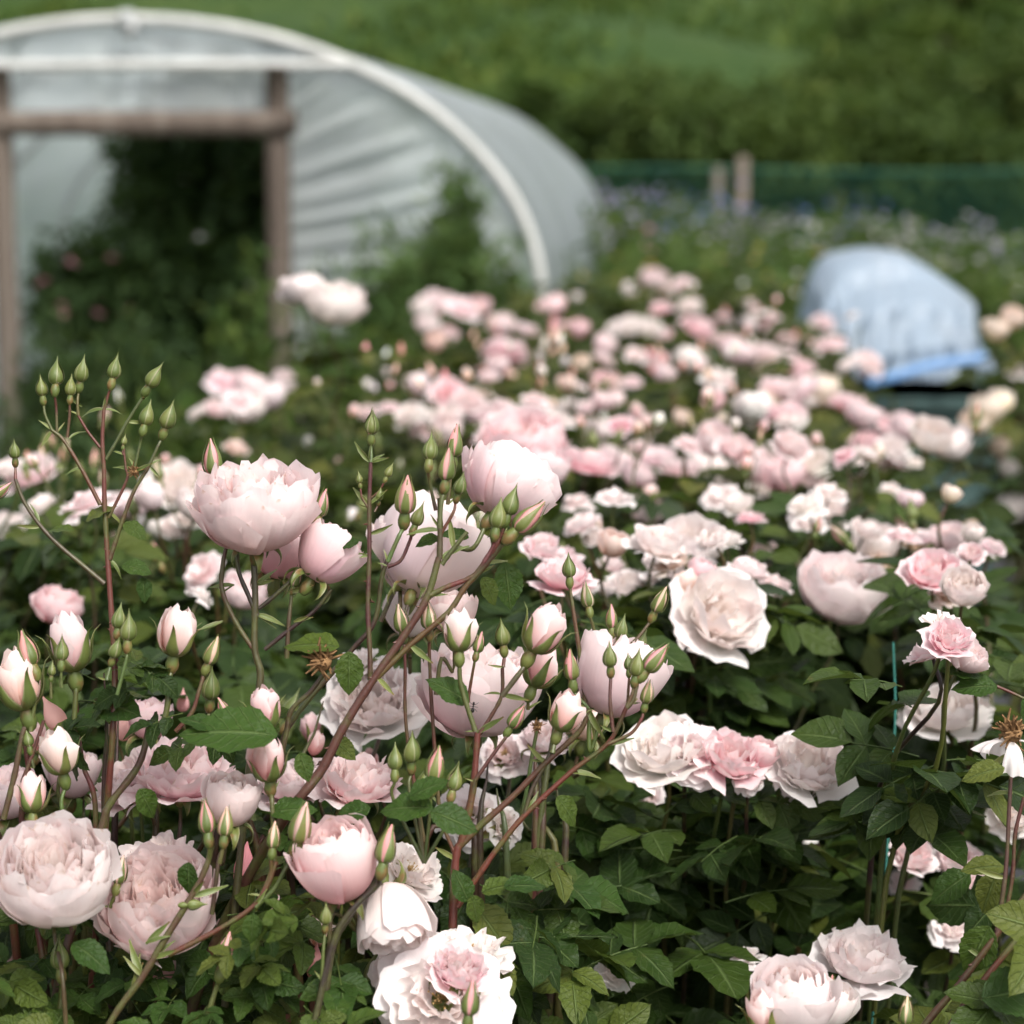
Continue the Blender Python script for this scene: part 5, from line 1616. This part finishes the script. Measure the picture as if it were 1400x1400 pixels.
lf(bB, 1.6, 455, 1010, 44, -40, tilt=.3); lf(bA, 1.54, 190, 1080, 50, -60, tilt=.3); lf(bA, 1.5, 258, 1180, 46, -95, tilt=.2); lf(bA, 1.48, 100, 1290, 66, -25, tilt=.6); lf(bB, 1.47, 345, 1250, 42, -90, tilt=.2)
for x, y, a, l in [(60, 1010, 20, 90), (130, 930, 160, 95), (140, 920, 10, 90), (215, 920, 150, 80), (205, 930, 200, 90), (250, 975, 200, 90), (180, 905, 330, 80), (265, 985, 320, 90), (125, 1000, 240, 80), (330, 1000, 20, 80), (280, 1010, 200, 85)]:
    lf(bA, rnd.uniform(1.56, 1.64), x, y, l, a, 'comp', tilt=rnd.uniform(.4, .9))

# --- centre: the branching red cane
d = 1.58
cane(bC, [(653, 1002), (649, 1060), (643, 1100), (632, 1148), (623, 1175), (618, 1295), (612, 1450)], d, 9, 13, 'red')
cane(bC, [(857, 966), (832, 1015), (780, 1056), (716, 1116), (680, 1160), (654, 1197), (625, 1240)], d, 6, 9, 'red')
cane(bC, [(806, 968), (792, 1000), (745, 1044), (700, 1090), (654, 1131), (626, 1160)], d, 7, 10, 'brown')
cane(bC, [(761, 1010), (745, 1045), (727, 1080), (716, 1118)], d, 6, 6, 'brown', 'stem')
cane(bC, [(600, 1118), (612, 1145), (622, 1168)], d, 5, 6, 'red', 'stem')
cane(bC, [(687, 912), (686, 950), (672, 978), (656, 1003)], d, 5, 6, 'red', 'stem')
cane(bC, [(736, 990), (728, 1030), (720, 1080), (712, 1120)], 1.62, 5, 6, 'green', 'stem')
prickles(bC, [(649, 1060), (618, 1295)], d, 8); prickles(bC, [(832, 1015), (716, 1116)], d, 6)
bd(bC, 1.60, 548, 848, 552, 876, 'slit', 26, [(554, 910), (556, 1000), (580, 1150)], 'o', 5)
bd(bC, 1.58, 586, 844, 587, 866, 'slit', 26, [(587, 890), (590, 960), (600, 1100)], 'o', 5)
bl(bC, 1.62, 620, 838, 62, 'goblet', (0.85, 0.60, 0.58), (.0, .95, .1), [(604, 900), (596, 950)])
bd(bC, 1.55, 628, 866, 628, 898, 'opening', 42, [(631, 940), (650, 1000)], 'p', 7, 'green')
bd(bC, 1.58, 655, 880, 650, 900, 'slit', 20, [(643, 938), (640, 960)], 'd', 4.5)
bd(bC, 1.56, 687, 868, 689, 890, 'green', 24, [(688, 912)], 'd', 5)
bd(bC, 1.55, 742, 864, 724, 898, 'opening', 52, [(712, 918), (686, 952)], 'k', 7, 'brown', .1)
bd(bC, 1.60, 738, 915, 728, 940, 'opening', 44, [(722, 970)], 'd', 5, 'green')
bl(bC, 1.67, 655, 952, 168, 'cup', (0.87, 0.72, 0.75), (.06, .97, .12), [(650, 1040)], 0.3)
bl(bC, 1.65, 842, 925, 122, 'goblet', (0.87, 0.68, 0.71), (.3, .85, -.05), [(806, 968)], 0.8, 7, 'green')
bd(bC, 1.57, 781, 912, 783, 934, 'slit', 28, [(792, 955), (804, 968)], 'd', 5, 'green')
bd(bC, 1.54, 834, 898, 835, 920, 'green', 23, [(834, 958), (838, 1000)], 'o', 5)
bd(bC, 1.56, 859, 906, 860, 926, 'green', 16, [(858, 962)], 'o', 4); bd(bC, 1.54, 871, 910, 868, 930, 'green', 24, [(864, 950), (857, 966)], 'o', 5)
bd(bC, 1.54, 896, 902, 880, 922, 'slit', 31, [(866, 956), (857, 968)], 'd', 6, 'brown')
bd(bC, 1.55, 885, 948, 881, 968, 'slit', 22, [(876, 985), (862, 1003), (832, 1017)], 'o', 5)
bd(bC, 1.55, 773, 976, 761, 1008, 'opening', 42, [(755, 1030)], 'k', 7, 'green')
bd(bC, 1.57, 706, 982, 696, 998, 'slit', 24, [(690, 1010), (668, 1040), (649, 1068)], 'd', 5)
bd(bC, 1.64, 778, 776, 779, 799, 'green', 22, [(785, 843), (792, 890), (800, 960)], 'o', 6, 'brown'); bd(bC, 1.66, 803, 816, 806, 838, 'slit', 23, [(813, 866), (820, 920)], 'o', 5, 'green')
bd(bC, 1.68, 836, 845, 836, 862, 'slit', 22, [(836, 890)], 'd', 5, 'green'); bd(bC, 1.66, 850, 860, 846, 878, 'green', 22, [(842, 900)], 'o', 5, 'green'); bd(bC, 1.66, 902, 822, 893, 842, 'slit', 26, [(870, 874), (848, 892)], 'o', 5, 'brown'); bd(bC, 1.68, 877, 878, 870, 894, 'green', 20, [(860, 920)], 'o', 5, 'green')
for p, a in [((780, 1056), 10), ((716, 1116), 60), ((653, 1002), 20), ((686, 950), 10), ((686, 950), 170), ((832, 1017), 0), ((804, 968), 300), ((804, 968), 270), ((728, 1040), 20), ((745, 1044), 150), ((740, 870), 10), ((623, 1175), 140)]: bract(bC, p, a, d, 1.2)
lf(bC, 1.57, 762, 1090, 52, -50, tilt=.4); lf(bC, 1.56, 640, 1232, 50, 110, tilt=.3); lf(bC, 1.56, 660, 1220, 60, 20, tilt=.7); lf(bC, 1.58, 650, 1240, 90, -50, tilt=.4); lf(bC, 1.55, 690, 1212, 60, 5, tilt=.8); lf(bC, 1.56, 645, 1225, 44, -75, tilt=.3)
# blooms behind the centre sprays
bl(bC, 1.80, 512, 958, 135, 'rosette', 'w', (-.05, .65, .65), [(500, 1060)])
bl(bC, 1.82, 490, 905, 80, 'open', 'w', (-.3, .8, .2), None)
bl(bC, 1.78, 745, 1010, 70, 'rosette', 'v', (.1, .8, .4), [(740, 1120)])
bl(bC, 1.80, 690, 1030, 80, 'open', 'v', (-.1, .6, .6), [(690, 1120)])
bl(bC, 1.75, 640, 1115, 90, 'open', 'w', (-.1, .3, .8), [(640, 1220)])
bl(bC, 1.78, 800, 990, 50, 'goblet', 'o', (.2, .9, .1), [(790, 1060)])
bl(bC, 1.76, 560, 840, 70, 'goblet', 'v', (.0, .9, .1), [(560, 900)])
bl(bC, 1.74, 690, 1130, 60, 'open', 'w', (.4, .2, .7), None)

# --- right edge bush
d = 1.58
cane(bD, [(1420, 1200), (1370, 1268), (1312, 1345), (1262, 1405), (1200, 1500)], d, 8, 11, 'red')
cane(bD, [(1430, 1235), (1400, 1273), (1345, 1340), (1300, 1402), (1240, 1500)], d, 8, 11, 'red')
cane(bD, [(1383, 1040), (1380, 1100), (1374, 1200), (1357, 1310)], d, 5, 7, 'brown')
cane(bD, [(1400, 1090), (1388, 1140), (1384, 1200), (1372, 1262)], d, 5, 6, 'red')
cane(bD, [(1410, 960), (1385, 948), (1362, 938)], 1.66, 4, 4, 'red', 'stem')
prickles(bD, [(1370, 1268), (1262, 1405)], d, 6)
o = obj('withered_flower', DEAD, bD.o, Matrix.Translation(bD.L(at(1384, 1003, d))) @ Matrix.Scale(1.3, 4))
for phi, dr in ((3.3, .55), (4.6, 1.0), (0.3, .8), (1.9, .9)):
    V, Fc, A = petal(0.026, 0.006, 1.35, 0.40, ruf=.12, notch=.05, tip=.22, nu=12, nt=10, droop=dr)
    obj('petal', mesh('petal', V, Fc, M['petal'], A), bD.o, frame(bD.L(at(1383, 1012, d)), axis(.05, .95, .15), phi, 1.0), (0.84, 0.80, 0.79, 1))
bD.stem(P_([(1383, 1008), (1383, 1022), (1383, 1045)], d), 0.004, 0.0018, 'green', 'hip', 8, 4)
for p, a in [((1380, 1030), 230), ((1382, 1035), 280), ((1384, 1085), 190), ((1374, 1200), 180), ((1357, 1300), 140), ((1345, 1310), 130)]: bract(bD, p, a, d, 1.3)
lf(bD, d, 1352, 1268, 78, -115, tilt=.2); lf(bD, 1.62, 1372, 1185, 62, 175, tilt=.7); lf(bD, 1.60, 1362, 1195, 60, -110, tilt=.3); lf(bD, 1.66, 1325, 1195, 66, -150, tilt=.4)
lf(bD, 1.64, 1362, 938, 62, 178, tilt=.5); lf(bD, 1.64, 1340, 925, 55, 165, tilt=.8); lf(bD, 1.52, 1345, 1365, 110, 10, tilt=.3); lf(bD, 1.55, 1372, 1050, 60, 190, tilt=.6); lf(bD, 1.62, 1400, 955, 40, -70, tilt=.3)

# --- bottom bloom beside the twine
d = 1.50
bl(bE, d, 1082, 1372, 112, 'goblet', (0.86, 0.77, 0.745), (-.05, .93, .32), [(1085, 1470)], 0.6)
bl(bE, 1.53, 1130, 1375, 76, 'goblet', (0.86, 0.80, 0.76), (.35, .85, .2), [(1120, 1470)])
bd(bE, 1.48, 1042, 1388, 1048, 1415, 'opening', 44, [(1060, 1450)], 'k', 7, 'green')
bd(bE, 1.55, 1135, 1352, 1132, 1375, 'slit', 24, [(1130, 1400)], 'd', 5, 'green')
bd(bE, 1.50, 1239, 1384, 1236, 1408, 'slit', 26, [(1230, 1440)], 'o', 5, 'green')
cane(bE, [(1085, 1460), (1090, 1600), (1095, 2200, 1.6)], d, 8, 12, 'brown')

# --- random foliage low in the foreground bushes, kept clear of the sharp blooms
HX = np.array(HERO)


def clear(p):
    x, y, d_ = proj(p)
    return not np.any((((HX[:, 0] - x) / (HX[:, 2] + 22)) ** 2 + ((HX[:, 1] - y) / (HX[:, 3] + 22)) ** 2 < 1) & (d_ < HX[:, 4] + 0.015))


YOUNG_LEAF = [compound(True, 5 if i % 3 else 3).mesh('leaf', M['leaf_young']) for i in range(6)]


def fill(b, n, x0, x1, y0, y1, d0, d1, s0=.55, s1=.9, gate=None):
    k = 0
    for i in range(n * 6):
        if k >= n: break
        x = rnd.uniform(x0, x1); t_ = rnd.random() ** 0.7; y = y0 + (y1 - y0) * t_
        p = at(x, y, rnd.uniform(d0, d1))
        if gate and not gate(x, y): continue
        dd, nn = rand_leaf_dirs(b.x, b.y, p)
        tip = p + Vector(dd).normalized() * 0.06
        if not (clear(p) and clear(tip)): continue
        m = leaf_matrix(dd, Vector(nn) + Vector((0, -.5, 0))).to_4x4()
        sc = rnd.uniform(s0, s1)
        obj('leaf', rnd.choice(YOUNG_LEAF if d1 < 1.7 or rnd.random() < .3 else NEAR_LEAF), b.o, Matrix.Translation(b.L(p)) @ m @ Matrix.Scale(sc, 4))
        k += 1


fill(bA, 130, -60, 380, 900, 1480, 1.62, 1.95)
fill(bA, 55, -60, 360, 1120, 1480, 1.50, 1.62, .4, .7)
fill(bB, 120, 330, 640, 1010, 1480, 1.64, 1.95)
fill(bB, 50, 330, 660, 1180, 1480, 1.47, 1.62, .4, .7)
fill(bC, 70, 560, 800, 1080, 1480, 1.62, 1.9, .6, 1.0)
fill(bD, 16, 1340, 1480, 1180, 1480, 1.55, 1.8, .7, 1.0)
fill(bE, 24, 980, 1260, 1410, 1560, 1.45, 1.7, .7, 1.0)
# small side shoots with buds filling the thicket at the lower left
for i in range(46):
    b = bA if i % 2 else bB
    x = rnd.uniform(0, 330) if b is bA else rnd.uniform(330, 520)
    y = rnd.uniform(930, 1330)
    dd = rnd.uniform(1.62, 1.85)
    p = at(x, y, dd)
    if not clear(p): continue
    _, base = b.bud(p, axis(rnd.gauss(0, .25), 1, rnd.gauss(0, .2)), rnd.choice(['green', 'green', 'slit', 'opening']), rnd.uniform(.011, .02), rnd.choice('dokp'), parts=i < 24)
    b.stem([base, base + Vector((rnd.gauss(0, .01), 0, -.05)), base + Vector((rnd.gauss(0, .03), 0, -.14)), base + Vector((rnd.gauss(0, .05), 0, -.35))], 0.0012, 0.0032, rnd.choice(['red', 'brown', 'green']), 'stem', 6, 5)
for b, x0, x1 in ((bA, 0, 320), (bB, 320, 520), (bC, 560, 760)):
    for i in range(9):
        x = rnd.uniform(x0, x1)
        b.stem([at(x + rnd.uniform(-60, 60), rnd.uniform(950, 1150), 1.72), at(x + rnd.uniform(-20, 20), 1300, 1.72), (b.x + rnd.uniform(-.06, .06), b.y + .05, 0.0)], 0.0006, 0.007, rnd.choice(['dark', 'brown', 'green', 'red']), 'cane', 7, 6)

# --- an ant on the open bloom
ap = at(647, 966, 1.603)
mba = MB()
for z, r, l in ((0.0014, .00055, .0011), (0, .0004, .0009), (-.0017, .0008, .0016)):
    V, Fc, A = lathe([(r * math.sin(a), z + l * math.cos(a) * .7) for a in np.linspace(0.05, 3.09, 6)], 7); mba.add(V, Fc, A)
ant = obj('ant', mba.mesh('ant_body', M['ant']), None, Matrix.Translation(ap) @ Matrix.Rotation(-PITCH - .1, 4, 'X') @ Matrix.Rotation(.15, 4, 'Y') @ Matrix.Scale(1.7, 4))
tag(ant, 'tiny black ant on the petals of the wide open pink bloom', 'ant')
for s in (-1, 1):
    for z in (.0006, 0, -.0006):
        V, Fc, A = tube([(0, 0, z), (s * .0013, -.0004, z * 2.2), (s * .0021, .0006, z * 3.6)], .00012, .00008, 4, 3)
        obj('leg', mesh('leg', V, Fc, M['ant'], A), ant)

# --- turquoise twine
tw = [at(1224, 975, 1.9), at(1218, 1080, 1.88), at(1209, 1220, 1.84), at(1195, 1390, 1.8), at(1186, 1500, 1.78)]
tw = [Vector((tw[0].x, tw[0].y + .02, tw[0].z + .06))] + tw + [Vector((tw[-1].x - .03, tw[-1].y - .06, 0.02))]
V, Fc, A = tube(tw, .0010, .0010, 6, 8)
tag(obj('garden_twine', mesh('garden_twine', V, Fc, M['twine'], A)), 'taut turquoise garden twine running down among the roses', 'twine')
